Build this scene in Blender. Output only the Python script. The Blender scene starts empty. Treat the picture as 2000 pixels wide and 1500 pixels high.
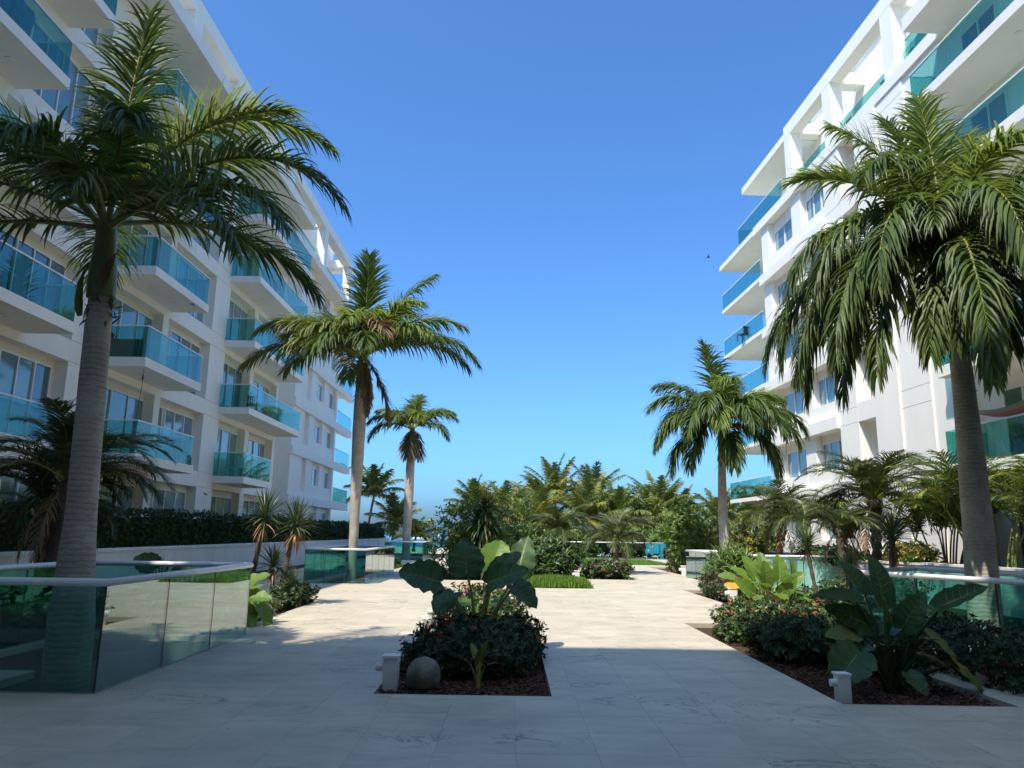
import bpy, math, random
from math import sin, cos, pi, radians, sqrt, exp
from mathutils import Vector as V, Matrix, noise
S = bpy.context.scene
COL = S.collection
rng = random.Random(7)
# ---------------------------------------------------------------- camera
P, ROLL = radians(11.4), 0.0153
fw = V((0, cos(P), sin(P))); r0 = V((1, 0, 0)); u0 = V((0, -sin(P), cos(P)))
rt = r0*cos(ROLL) + u0*sin(ROLL); up = u0*cos(ROLL) - r0*sin(ROLL)
cd = bpy.data.cameras.new('camera'); cam = bpy.data.objects.new('camera', cd); COL.objects.link(cam)
cd.sensor_width = 36; cd.lens = 36*1450/2000; cd.clip_start = 0.05; cd.clip_end = 30000
m = Matrix((rt, up, -fw)).transposed().to_4x4(); m.translation = V((0, 0, 1.6)); cam.matrix_world = m
S.camera = cam
# ---------------------------------------------------------------- sky, sun, exposure
SUN = V((-0.336, -0.50, 1.0)).normalized()          # towards the sun
w = bpy.data.worlds.new('World'); S.world = w; w.use_nodes = True
nt = w.node_tree; bg = nt.nodes['Background']
sky = nt.nodes.new('ShaderNodeTexSky'); sky.sky_type = 'NISHITA'; sky.sun_disc = False
sky.sun_elevation = math.asin(SUN.z); sky.sun_rotation = math.atan2(SUN.x, SUN.y)
sky.air_density = 0.8; sky.dust_density = 2.3; sky.ozone_density = 6.0; sky.altitude = 0
tint = nt.nodes.new('ShaderNodeMixRGB'); tint.blend_type = 'MULTIPLY'; tint.inputs[0].default_value = 1.0; tint.inputs[2].default_value = (0.51, 0.825, 1.06, 1)
nt.links.new(sky.outputs[0], tint.inputs[1]); nt.links.new(tint.outputs[0], bg.inputs[0]); bg.inputs[1].default_value = 0.125
sl = bpy.data.lights.new('sun', 'SUN'); sl.energy = 2.9; sl.angle = radians(0.53); sl.color = (1, 0.93, 0.81)
so = bpy.data.objects.new('sun', sl); COL.objects.link(so); so.rotation_euler = SUN.to_track_quat('Z', 'Y').to_euler()
so.location = (-30, -50, 90)
S.view_settings.view_transform = 'Standard'; S.view_settings.look = 'None'
S.view_settings.exposure = 1.2; S.view_settings.gamma = 1.0; S.view_settings.use_curve_mapping = False
S.cycles.max_bounces = 12; S.cycles.diffuse_bounces = 8; S.cycles.transparent_max_bounces = 24; S.cycles.use_denoising = True
S.cycles.caustics_reflective = False; S.cycles.caustics_refractive = False
# ---------------------------------------------------------------- materials
MATS = {}
def mat(name, base, rough=0.6, spec=0.5, var=0.0, hue2=None, scale=3.0, bump=0.0, bscale=40.0, trans=0.0, tcol=None, stretch=None, island=0.0, metal=0.0, coat=0.0):
    m = bpy.data.materials.new(name); m.use_nodes = True; MATS[name] = m
    n, l = m.node_tree.nodes, m.node_tree.links
    b = n['Principled BSDF']; b.inputs['Roughness'].default_value = rough; b.inputs['Specular IOR Level'].default_value = spec
    b.inputs['Metallic'].default_value = metal; b.inputs['Coat Weight'].default_value = coat
    tc = n.new('ShaderNodeTexCoord'); mp = n.new('ShaderNodeMapping'); l.new(tc.outputs['Object'], mp.inputs[0])
    if stretch: mp.inputs['Scale'].default_value = stretch
    col = None
    rgb = n.new('ShaderNodeRGB'); rgb.outputs[0].default_value = (*base, 1); col = rgb.outputs[0]
    if hue2:
        no = n.new('ShaderNodeTexNoise'); no.inputs['Scale'].default_value = scale; no.inputs['Detail'].default_value = 6
        l.new(mp.outputs[0], no.inputs[0])
        cr = n.new('ShaderNodeValToRGB'); cr.color_ramp.elements[0].position = 0.35; cr.color_ramp.elements[1].position = 0.68
        l.new(no.outputs[0], cr.inputs[0])
        mx = n.new('ShaderNodeMixRGB'); l.new(cr.outputs[0], mx.inputs[0]); l.new(col, mx.inputs[1]); mx.inputs[2].default_value = (*hue2, 1); col = mx.outputs[0]
    if island or var:
        ge = n.new('ShaderNodeNewGeometry'); hs = n.new('ShaderNodeHueSaturation')
        mr = n.new('ShaderNodeMapRange'); a = island or var
        mr.inputs['To Min'].default_value = 1 - a; mr.inputs['To Max'].default_value = 1 + a
        l.new(ge.outputs['Random Per Island'], mr.inputs[0]); l.new(mr.outputs[0], hs.inputs['Value'])
        mr2 = n.new('ShaderNodeMapRange'); mr2.inputs['To Min'].default_value = 0.5 + a*0.05; mr2.inputs['To Max'].default_value = 0.5 - a*0.05
        l.new(ge.outputs['Random Per Island'], mr2.inputs[0]); l.new(mr2.outputs[0], hs.inputs['Hue'])
        l.new(col, hs.inputs['Color']); col = hs.outputs[0]
    l.new(col, b.inputs['Base Color'])
    if bump:
        nb = n.new('ShaderNodeTexNoise'); nb.inputs['Scale'].default_value = bscale; nb.inputs['Detail'].default_value = 5
        l.new(mp.outputs[0], nb.inputs[0]); bp = n.new('ShaderNodeBump'); bp.inputs['Strength'].default_value = bump; bp.inputs['Distance'].default_value = 0.02
        l.new(nb.outputs[0], bp.inputs['Height']); l.new(bp.outputs[0], b.inputs['Normal'])
    if trans:
        t = n.new('ShaderNodeBsdfTranslucent'); ms = n.new('ShaderNodeMixShader'); ms.inputs[0].default_value = trans
        if tcol:
            tm = n.new('ShaderNodeMixRGB'); tm.blend_type = 'MIX'; tm.inputs[0].default_value = 0.6; l.new(col, tm.inputs[1]); tm.inputs[2].default_value = (*tcol, 1); l.new(tm.outputs[0], t.inputs[0])
        else: l.new(col, t.inputs[0])
        l.new(b.outputs[0], ms.inputs[1]); l.new(t.outputs[0], ms.inputs[2]); l.new(ms.outputs[0], n['Material Output'].inputs[0])
    return m
def glass(name, tint, refl=0.07, grz=0.95, power=4.0, rough=0.0):
    m = bpy.data.materials.new(name); m.use_nodes = True; MATS[name] = m
    n, l = m.node_tree.nodes, m.node_tree.links; n.remove(n['Principled BSDF'])
    tr = n.new('ShaderNodeBsdfTransparent'); tr.inputs[0].default_value = (*tint, 1)
    gl = n.new('ShaderNodeBsdfGlossy'); gl.inputs['Roughness'].default_value = rough; gl.inputs[0].default_value = (0.92, 0.97, 0.97, 1)
    lw = n.new('ShaderNodeLayerWeight'); lw.inputs[0].default_value = 0.5
    po = n.new('ShaderNodeMath'); po.operation = 'POWER'; po.inputs[1].default_value = power; l.new(lw.outputs['Facing'], po.inputs[0])
    mr = n.new('ShaderNodeMapRange'); mr.inputs['To Min'].default_value = refl; mr.inputs['To Max'].default_value = grz; l.new(po.outputs[0], mr.inputs[0])
    ms = n.new('ShaderNodeMixShader'); l.new(mr.outputs[0], ms.inputs[0]); l.new(tr.outputs[0], ms.inputs[1]); l.new(gl.outputs[0], ms.inputs[2])
    l.new(ms.outputs[0], n['Material Output'].inputs[0]); return m
mat('white', (0.89, 0.85, 0.775), 0.65, 0.3, hue2=(0.845, 0.815, 0.75), scale=1.1, bump=0.10, bscale=30, stretch=(1.3, 1.3, 0.3))
mat('cream', (0.74, 0.69, 0.58), 0.7, 0.2, hue2=(0.70, 0.65, 0.55), scale=0.6)
mat('soffit', (0.74, 0.73, 0.69), 0.75, 0.2, hue2=(0.70, 0.69, 0.65), scale=0.4)
mat('wallwhite', (0.78, 0.77, 0.74), 0.7, 0.2, hue2=(0.66, 0.65, 0.61), scale=1.3, bump=0.15, bscale=20, stretch=(1, 1, 0.3))
mat('railmetal', (0.78, 0.79, 0.80), 0.32, 0.6)
mat('framewhite', (0.78, 0.79, 0.78), 0.4)
mat('dark', (0.03, 0.03, 0.033), 0.5)
mat('grey', (0.25, 0.25, 0.26), 0.5)
mat('concrete', (0.20, 0.20, 0.185), 0.8, 0.2, hue2=(0.13, 0.13, 0.12), scale=2, bump=0.2)
mat('joint', (0.43, 0.38, 0.30), 0.9, 0.1)
mat('soil', (0.055, 0.035, 0.022), 0.95, 0.1, hue2=(0.09, 0.055, 0.035), scale=14, bump=0.6, bscale=60)
mat('mulch', (0.115, 0.06, 0.04), 0.9, 0.15, island=0.6)
mat('grass', (0.13, 0.24, 0.03), 0.6, 0.3, island=0.35, trans=0.3)
mat('lawn', (0.10, 0.19, 0.03), 0.9, 0.1, hue2=(0.16, 0.22, 0.05), scale=5, bump=0.5, bscale=150)
mat('sand', (0.55, 0.46, 0.34), 0.95, 0.1, hue2=(0.48, 0.40, 0.29), scale=0.3, bump=0.3)
mat('royal', (0.066, 0.108, 0.024), 0.48, 0.32, island=0.45, trans=0.30, tcol=(0.26, 0.36, 0.05))
mat('royal_bright', (0.13, 0.19, 0.035), 0.48, 0.32, island=0.4, trans=0.38, tcol=(0.38, 0.48, 0.07))  # brighter leaf tone; on the near left palm it paints the sunlit fronds
mat('royal_dry', (0.24, 0.17, 0.09), 0.7, 0.2, island=0.4, trans=0.15)
mat('coco', (0.135, 0.175, 0.035), 0.42, 0.4, island=0.4, trans=0.22, tcol=(0.30, 0.32, 0.04))
mat('coco_yellow', (0.27, 0.265, 0.05), 0.45, 0.4, island=0.4, trans=0.25, tcol=(0.45, 0.35, 0.05))
mat('phoenix', (0.085, 0.11, 0.036), 0.42, 0.4, island=0.35, trans=0.16, tcol=(0.18, 0.22, 0.05))
mat('areca', (0.065, 0.105, 0.018), 0.42, 0.4, island=0.45, trans=0.25, tcol=(0.3, 0.34, 0.04))
mat('areca_yellow', (0.21, 0.23, 0.035), 0.5, 0.4, island=0.3, trans=0.25)
mat('petiole', (0.20, 0.26, 0.05), 0.45, 0.4)
mat('rachis', (0.20, 0.21, 0.07), 0.5, 0.4)
mat('crownshaft', (0.10, 0.145, 0.035), 0.38, 0.5, hue2=(0.14, 0.16, 0.05), scale=3, stretch=(1, 1, 0.2))
mat('husk', (0.13, 0.075, 0.045), 0.9, 0.15, hue2=(0.22, 0.14, 0.08), scale=9, bump=0.6, stretch=(1, 1, 0.25))
mat('ear', (0.022, 0.060, 0.014), 0.46, 0.3, hue2=(0.034, 0.08, 0.02), scale=6, trans=0.10, tcol=(0.16, 0.30, 0.04))
mat('ear_light', (0.085, 0.17, 0.025), 0.45, 0.35, hue2=(0.13, 0.22, 0.03), scale=6, trans=0.30, tcol=(0.30, 0.42, 0.05))
mat('ear_old', (0.15, 0.155, 0.03), 0.42, 0.45, hue2=(0.09, 0.13, 0.03), scale=5, trans=0.12)
mat('ear_orange', (0.62, 0.26, 0.02), 0.45, 0.4, hue2=(0.7, 0.36, 0.03), scale=6, trans=0.2)
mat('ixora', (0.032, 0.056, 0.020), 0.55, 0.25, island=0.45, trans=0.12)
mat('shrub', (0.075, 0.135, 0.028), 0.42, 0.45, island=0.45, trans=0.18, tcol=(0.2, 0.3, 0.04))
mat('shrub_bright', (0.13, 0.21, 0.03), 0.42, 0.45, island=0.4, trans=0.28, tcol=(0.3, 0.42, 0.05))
mat('shrub_red', (0.085, 0.05, 0.03), 0.42, 0.45, island=0.6, trans=0.15)
mat('croton', (0.30, 0.24, 0.03), 0.42, 0.4, island=0.5, trans=0.2)
mat('hedge', (0.036, 0.075, 0.018), 0.42, 0.4, island=0.5, trans=0.15)
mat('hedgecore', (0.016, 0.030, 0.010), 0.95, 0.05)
mat('silver', (0.30, 0.33, 0.24), 0.6, 0.3, island=0.35, trans=0.15)
mat('flower', (0.62, 0.10, 0.07), 0.6, 0.2, island=0.35, trans=0.25)
mat('yucca', (0.085, 0.13, 0.045), 0.42, 0.4, island=0.35, trans=0.15)
mat('yucca_dry', (0.33, 0.22, 0.12), 0.8, 0.2, island=0.4, trans=0.15)
mat('stem', (0.16, 0.13, 0.085), 0.85, 0.2, hue2=(0.09, 0.07, 0.045), scale=12, bump=0.5, bscale=30)
mat('stone', (0.25, 0.225, 0.18), 0.9, 0.15, hue2=(0.11, 0.105, 0.08), scale=7, bump=0.7, bscale=22)
mat('blue', (0.03, 0.36, 0.52), 0.5)
mat('pink', (0.55, 0.10, 0.14), 0.8); mat('cloth', (0.10, 0.26, 0.42), 0.85, hue2=(0.16, 0.34, 0.5), scale=8)
mat('lampwhite', (0.8, 0.8, 0.78), 0.3)
mat('parasol', (0.8, 0.8, 0.78), 0.8)
mat('curtain', (0.55, 0.56, 0.52), 0.8, hue2=(0.42, 0.44, 0.42), scale=4, stretch=(6, 6, 0.2))
mat('blind', (0.11, 0.15, 0.10), 0.8, hue2=(0.08, 0.11, 0.075), scale=20, stretch=(1, 1, 30))
glass('teal', (0.50, 0.80, 0.75), 0.05, 0.55, 3.6)
glass('balustrade', (0.56, 0.80, 0.77), 0.06, 0.97, 3.0)
glass('farglass', (0.72, 0.90, 0.90), 0.05, 0.9, 3.6)
def pane_mat(name, c, c2):
    m = mat(name, c, 0.06, 0.9, hue2=c2, scale=0.9, stretch=(1, 1, 0.4)); m.node_tree.nodes['Principled BSDF'].inputs['Coat Weight'].default_value = 0.6
    m.node_tree.nodes['Principled BSDF'].inputs['Coat Roughness'].default_value = 0.01
pane_mat('pane_a', (0.10, 0.20, 0.24), (0.17, 0.29, 0.32)); pane_mat('pane_b', (0.055, 0.10, 0.12), (0.09, 0.16, 0.18)); pane_mat('pane_c', (0.20, 0.31, 0.33), (0.13, 0.24, 0.28))
# trunk: pale bark with leaf-scar rings and lichen
def trunk_mat(name, c1, c2, c3, ring=9.0):
    m = mat(name, c1, 0.85, 0.2); n, l = m.node_tree.nodes, m.node_tree.links; b = n['Principled BSDF']
    tc = n.new('ShaderNodeTexCoord'); mp = n.new('ShaderNodeMapping'); l.new(tc.outputs['Object'], mp.inputs[0])
    wv = n.new('ShaderNodeTexWave'); wv.wave_type = 'BANDS'; wv.bands_direction = 'Z'; wv.inputs['Scale'].default_value = ring; wv.inputs['Distortion'].default_value = 5.0; wv.inputs['Detail'].default_value = 5; wv.inputs['Detail Scale'].default_value = 0.9
    l.new(mp.outputs[0], wv.inputs[0])
    no = n.new('ShaderNodeTexNoise'); no.inputs['Scale'].default_value = 2.6; no.inputs['Detail'].default_value = 8; no.inputs['Roughness'].default_value = 0.65; l.new(tc.outputs['Object'], no.inputs[0])
    n2 = n.new('ShaderNodeTexNoise'); n2.inputs['Scale'].default_value = 26; n2.inputs['Detail'].default_value = 6
    m2 = n.new('ShaderNodeMapping'); m2.inputs['Scale'].default_value = (0.6, 0.6, 3.0); l.new(tc.outputs['Object'], m2.inputs[0]); l.new(m2.outputs[0], n2.inputs[0])
    r1 = n.new('ShaderNodeValToRGB'); r1.color_ramp.elements[0].position = 0.0; r1.color_ramp.elements[1].position = 0.35; r1.color_ramp.elements[0].color = (*c2, 1); r1.color_ramp.elements[1].color = (*c1, 1); l.new(wv.outputs['Color'], r1.inputs[0])
    r2 = n.new('ShaderNodeValToRGB'); r2.color_ramp.elements[0].position = 0.45; r2.color_ramp.elements[1].position = 0.62; l.new(no.outputs[0], r2.inputs[0])
    mx = n.new('ShaderNodeMixRGB'); l.new(r2.outputs[0], mx.inputs[0]); l.new(r1.outputs[0], mx.inputs[1]); mx.inputs[2].default_value = (*c3, 1)
    mu = n.new('ShaderNodeMixRGB'); mu.blend_type = 'MULTIPLY'; mu.inputs[0].default_value = 0.6; l.new(mx.outputs[0], mu.inputs[1]); l.new(n2.outputs[0], mu.inputs[2])
    br = n.new('ShaderNodeBrightContrast'); br.inputs[1].default_value = 0.03; l.new(mu.outputs[0], br.inputs[0]); l.new(br.outputs[0], b.inputs['Base Color'])
    bp = n.new('ShaderNodeBump'); bp.inputs['Strength'].default_value = 0.22; bp.inputs['Distance'].default_value = 0.012
    ad = n.new('ShaderNodeMath'); ad.operation = 'ADD'; l.new(wv.outputs['Fac'], ad.inputs[0]); l.new(n2.outputs[0], ad.inputs[1]); l.new(ad.outputs[0], bp.inputs['Height']); l.new(bp.outputs[0], b.inputs['Normal'])
trunk_mat('royal_trunk', (0.56, 0.49, 0.41), (0.40, 0.34, 0.275), (0.68, 0.62, 0.53), 5.0)
trunk_mat('coco_trunk', (0.26, 0.22, 0.17), (0.12, 0.10, 0.08), (0.33, 0.29, 0.24), 5.0)
trunk_mat('phoenix_trunk', (0.13, 0.095, 0.065), (0.05, 0.035, 0.025), (0.18, 0.13, 0.09), 7.0)
# travertine paving: vein-cut streaks, darker veins, patches, a shift from tile to tile
def stone_mat():
    m = mat('travertine', (0.6, 0.55, 0.47), 0.5, 0.35); n, l = m.node_tree.nodes, m.node_tree.links; b = n['Principled BSDF']
    ge = n.new('ShaderNodeNewGeometry'); oi = n.new('ShaderNodeObjectInfo'); sx = n.new('ShaderNodeVectorMath'); sx.operation = 'MULTIPLY'; sx.inputs[1].default_value = (0.75, 1.35, 1)
    rnd = n.new('ShaderNodeMath'); rnd.operation = 'ADD'; l.new(ge.outputs['Random Per Island'], rnd.inputs[0]); l.new(oi.outputs['Random'], rnd.inputs[1])
    cb = n.new('ShaderNodeCombineXYZ'); ml = n.new('ShaderNodeMath'); ml.operation = 'MULTIPLY'; ml.inputs[1].default_value = 2.0; l.new(rnd.outputs[0], ml.inputs[0]); l.new(ml.outputs[0], cb.inputs[2])
    l.new(ge.outputs['Position'], sx.inputs[0]); ad = n.new('ShaderNodeVectorMath'); ad.operation = 'ADD'; l.new(sx.outputs[0], ad.inputs[0]); l.new(cb.outputs[0], ad.inputs[1])
    def noise_(sc, det, ro, dist=0.0, vec=ad):
        q = n.new('ShaderNodeTexNoise'); q.inputs['Scale'].default_value = sc; q.inputs['Detail'].default_value = det; q.inputs['Roughness'].default_value = ro; q.inputs['Distortion'].default_value = dist; l.new(vec.outputs[0], q.inputs[0]); return q
    a = noise_(2.2, 9, 0.62, 0.6)
    r = n.new('ShaderNodeValToRGB'); e = r.color_ramp.elements; e[0].position = 0.30; e[0].color = (0.425, 0.362, 0.268, 1); e[1].position = 0.72; e[1].color = (0.585, 0.51, 0.385, 1); x = e.new(0.5); x.color = (0.52, 0.447, 0.333, 1)
    l.new(a.outputs[0], r.inputs[0])
    v = noise_(1.1, 7, 0.6, 1.2); sb = n.new('ShaderNodeMath'); sb.operation = 'SUBTRACT'; sb.inputs[1].default_value = 0.5; l.new(v.outputs[0], sb.inputs[0])
    ab = n.new('ShaderNodeMath'); ab.operation = 'ABSOLUTE'; l.new(sb.outputs[0], ab.inputs[0])
    rv = n.new('ShaderNodeValToRGB'); rv.color_ramp.elements[0].position = 0.0; rv.color_ramp.elements[0].color = (1, 1, 1, 1); rv.color_ramp.elements[1].position = 0.012; rv.color_ramp.elements[1].color = (0, 0, 0, 1); l.new(ab.outputs[0], rv.inputs[0])
    g = noise_(0.55, 3, 0.5, 0.0, sx); rg = n.new('ShaderNodeValToRGB'); rg.color_ramp.elements[0].position = 0.48; rg.color_ramp.elements[1].position = 0.60; l.new(g.outputs[0], rg.inputs[0])
    mk = n.new('ShaderNodeMath'); mk.operation = 'MULTIPLY'; l.new(rv.outputs[0], mk.inputs[0]); l.new(rg.outputs[0], mk.inputs[1])
    m1 = n.new('ShaderNodeMixRGB'); l.new(mk.outputs[0], m1.inputs[0]); l.new(r.outputs[0], m1.inputs[1]); m1.inputs[2].default_value = (0.13, 0.125, 0.12, 1)
    hs = n.new('ShaderNodeHueSaturation'); l.new(m1.outputs[0], hs.inputs['Color']); fr = n.new('ShaderNodeMath'); fr.operation = 'FRACT'; l.new(rnd.outputs[0], fr.inputs[0])
    mr = n.new('ShaderNodeMapRange'); mr.inputs['To Min'].default_value = 0.955; mr.inputs['To Max'].default_value = 1.03; l.new(fr.outputs[0], mr.inputs[0]); l.new(mr.outputs[0], hs.inputs['Value'])
    wp = noise_(0.9, 5, 0.6, 0.3, sx); wr = n.new('ShaderNodeMapRange'); wr.inputs['From Min'].default_value = 0.3; wr.inputs['From Max'].default_value = 0.7; wr.inputs['To Min'].default_value = 0.86; wr.inputs['To Max'].default_value = 1.06; l.new(wp.outputs[0], wr.inputs[0])
    wm = n.new('ShaderNodeVectorMath'); wm.operation = 'SCALE'; l.new(hs.outputs[0], wm.inputs[0]); l.new(wr.outputs[0], wm.inputs['Scale'])
    l.new(wm.outputs[0], b.inputs['Base Color'])
    bp = n.new('ShaderNodeBump'); bp.inputs['Strength'].default_value = 0.15; bp.inputs['Distance'].default_value = 0.01; f = noise_(14, 6, 0.6); l.new(f.outputs[0], bp.inputs['Height']); l.new(bp.outputs[0], b.inputs['Normal'])
    rr = n.new('ShaderNodeMapRange'); rr.inputs['To Min'].default_value = 0.42; rr.inputs['To Max'].default_value = 0.68; l.new(a.outputs[0], rr.inputs[0]); l.new(rr.outputs[0], b.inputs['Roughness'])
stone_mat()
def sea_mat():
    m = mat('sea', (0.035, 0.17, 0.19), 0.25, 0.5); n, l = m.node_tree.nodes, m.node_tree.links; b = n['Principled BSDF']
    ge = n.new('ShaderNodeNewGeometry'); no = n.new('ShaderNodeTexNoise'); no.inputs['Scale'].default_value = 0.6; no.inputs['Detail'].default_value = 8; l.new(ge.outputs['Position'], no.inputs[0])
    bp = n.new('ShaderNodeBump'); bp.inputs['Strength'].default_value = 0.8; bp.inputs['Distance'].default_value = 0.3; l.new(no.outputs[0], bp.inputs['Height']); l.new(bp.outputs[0], b.inputs['Normal'])
sea_mat()
# ---------------------------------------------------------------- mesh helpers
OFF = {}
class MB:
    def __init__(s): s.v = []; s.f = []; s.mi = []; s.uv = {}
    def add(s, vs, fs, mi=0):
        o = len(s.v); s.v += [tuple(p) for p in vs]; s.f += [tuple(i+o for i in f) for f in fs]; s.mi += [mi]*len(fs); return o
    def box(s, x0, x1, y0, y1, z0, z1, mi=0, M=None):
        if x0 > x1: x0, x1 = x1, x0
        if y0 > y1: y0, y1 = y1, y0
        vs = [V((x, y, z)) for z in (z0, z1) for x, y in ((x0, y0), (x1, y0), (x1, y1), (x0, y1))]
        if M: vs = [M(p) for p in vs]
        fs = [(0, 3, 2, 1), (4, 5, 6, 7), (0, 1, 5, 4), (1, 2, 6, 5), (2, 3, 7, 6), (3, 0, 4, 7)]
        if M and M.flip: fs = [f[::-1] for f in fs]
        s.add(vs, fs, mi)
    def tube(s, pts, rad, n=8, mi=0, cap=True, wob=0.0):
        pts = [V(p) for p in pts]; k = len(pts); rad = rad if hasattr(rad, '__len__') else [rad]*k
        vs = []; prev = None
        for i, p in enumerate(pts):
            t = (pts[min(i+1, k-1)] - pts[max(i-1, 0)]).normalized()
            if prev is None: a = V((1, 0, 0)) if abs(t.x) < 0.9 else V((0, 1, 0))
            else: a = prev
            a = (a - t*a.dot(t)).normalized(); prev = a; b = t.cross(a)
            for j in range(n):
                th = 2*pi*j/n; r = rad[i]*(1 + (wob*noise.noise(V((cos(th)*2+i*0.21, sin(th)*2, i*0.35))) if wob else 0))
                vs.append(p + a*cos(th)*r + b*sin(th)*r)
        fs = [(i*n+j, i*n+(j+1) % n, (i+1)*n+(j+1) % n, (i+1)*n+j) for i in range(k-1) for j in range(n)]
        if cap: fs += [tuple(range(n))[::-1], tuple((k-1)*n+j for j in range(n))]
        s.add(vs, fs, mi)
    def build(s, name, mats, parent=None, smooth=False, uv=None):
        me = bpy.data.meshes.new(name); o = OFF.get(parent.name, V((0, 0, 0))) if parent else V((0, 0, 0))
        me.from_pydata([(a-o.x, b-o.y, c-o.z) for a, b, c in s.v], [], s.f)
        mats = [mats] if isinstance(mats, str) else mats
        for q in mats: me.materials.append(MATS[q])
        if len(mats) > 1: me.polygons.foreach_set('material_index', s.mi)
        if smooth: me.polygons.foreach_set('use_smooth', [True]*len(s.f))
        me.update(); ob = bpy.data.objects.new(name, me); COL.objects.link(ob)
        if parent: ob.parent = parent; OFF[ob.name] = o
        return ob
def tag(o, label, cat, group=None, kind=None):
    o['label'] = label; o['category'] = cat
    if group: o['group'] = group
    if kind: o['kind'] = kind
    return o
def thing(name, label, cat, loc=(0, 0, 0), group=None):
    o = bpy.data.objects.new(name, None); COL.objects.link(o); o.location = loc; o.empty_display_size = 0.3
    tag(o, label, cat, group); OFF[o.name] = V(loc); return o
def struct(mb, name, mats, label=None, smooth=False):
    o = mb.build(name, mats, None, smooth); o['kind'] = 'structure'
    o['label'] = label or name.replace('_', ' '); o['category'] = name.split('_')[-1]; return o
# ================================================================= GROUND
HOLES = [(-5.35, -4.1, 7.82, 11.9), (-6.2, -4.62, 24.05, 29.6), (-7.1, -5.2, 44.7, 49.8)]
BEDS = {'centre': (-1.35, 0.45, 7.95, 14.2), 'right': (3.31, 5.06, 7.8, 14.6), 'left': (-10.3, -4.45, 12.4, 18.5), 'leftnear': (-10.3, -6.75, 4.5, 12.4), 'leftmid': (-10.3, -9.0, 18.5, 60.0), 'nearwell': (-6.6, -5.35, 8.9, 11.95),
        'leftsmall': (-6.6, -5.0, 33.5, 38.5), 'lawn': (0.35, 2.62, 23.3, 31.5), 'bush': (2.75, 4.75, 28.2, 34.5), 'mid': (-3.6, 0.35, 26.5, 33.0), 'right2': (5.3, 12.2, 17.3, 23.4), 'farlawn': (3.2, 9.4, 42.3, 52.4), 'right3': (7.3, 12.2, 31.2, 40.0), 'right4': (8.6, 12.2, 6.0, 17.3)}
PLX0, PLX1, PLY0, PLY1 = -10.3, 12.2, -2.6, 53.0
def subtract(rs, h):
    out = []
    for x0, x1, y0, y1 in rs:
        a0, a1, b0, b1 = max(x0, h[0]), min(x1, h[1]), max(y0, h[2]), min(y1, h[3])
        if a0 >= a1 or b0 >= b1: out.append((x0, x1, y0, y1)); continue
        for r in ((x0, a0, y0, y1), (a1, x1, y0, y1), (a0, a1, y0, b0), (a0, a1, b1, y1)):
            if r[1]-r[0] > 0.02 and r[3]-r[2] > 0.02: out.append(r)
    return out
# wide ground sheet with openings for the sunken wells
rects = [(-6000, 6000, -60, 62)]
for h in HOLES: rects = subtract(rects, h)
g = MB()
for x0, x1, y0, y1 in rects: g.add([(x0, y0, -0.09), (x1, y0, -0.09), (x1, y1, -0.09), (x0, y1, -0.09)], [(0, 1, 2, 3)])
struct(g, 'ground', 'soil', 'dark planting soil between the paved walks')
g = MB(); ys = [62, 75, 90, 110, 140, 170]; zs = [-0.094, -0.5, -0.8, -1.0, -1.15, -1.6]
for i in range(5): g.add([(-6000, ys[i], zs[i]), (6000, ys[i], zs[i]), (6000, ys[i+1], zs[i+1]), (-6000, ys[i+1], zs[i+1])], [(0, 1, 2, 3)])
struct(g, 'beach', 'sand', 'pale sand beach beyond the far glass fence')
g = MB(); g.add([(-20000, 120, -1.3), (20000, 120, -1.3), (20000, 25000, -1.3), (-20000, 25000, -1.3)], [(0, 1, 2, 3)]); struct(g, 'sea', 'sea', 'teal sea reaching to the horizon')
# paving: joint bed, then single tiles
allb = list(BEDS.values()) + HOLES
rects = [(PLX0, PLX1, PLY0, PLY1)]
for h in allb: rects = subtract(rects, h)
g = MB()
for x0, x1, y0, y1 in rects: g.box(x0, x1, y0, y1, -0.085, -0.006)
pav = struct(g, 'pavement', 'joint', 'pale travertine paving of the courtyard walks')
T = 0.61; tiles = []
ny = int((PLY1-PLY0)/T); nx = int((PLX1-PLX0)/T)+1
for j in range(ny):
    for i in range(-1, nx):
        x0 = PLX0 + i*T + 0.0 ; y0 = PLY0 + j*T
        rs = [(max(x0, PLX0), min(x0+T, PLX1), y0, y0+T)]
        if rs[0][1]-rs[0][0] < 0.03: continue
        for h in allb: rs = subtract(rs, h)
        tiles += rs
def seen(r):
    cx, cy = (r[0]+r[1])/2, (r[2]+r[3])/2; d = V((cx, cy, 0)) - V((0, 0, 1.6)); z = d.dot(fw)
    if z < 1: return 1e9
    px, py = d.dot(rt)/z*1450, -d.dot(up)/z*1450
    return z if abs(px) < 1010 and abs(py) < 760 else 1e9
tiles.sort(key=lambda r: seen(r) if (r[1]-r[0] > 0.3 and r[3]-r[2] > 0.3) else 1e8)
cache = {}; rest = MB()
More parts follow.
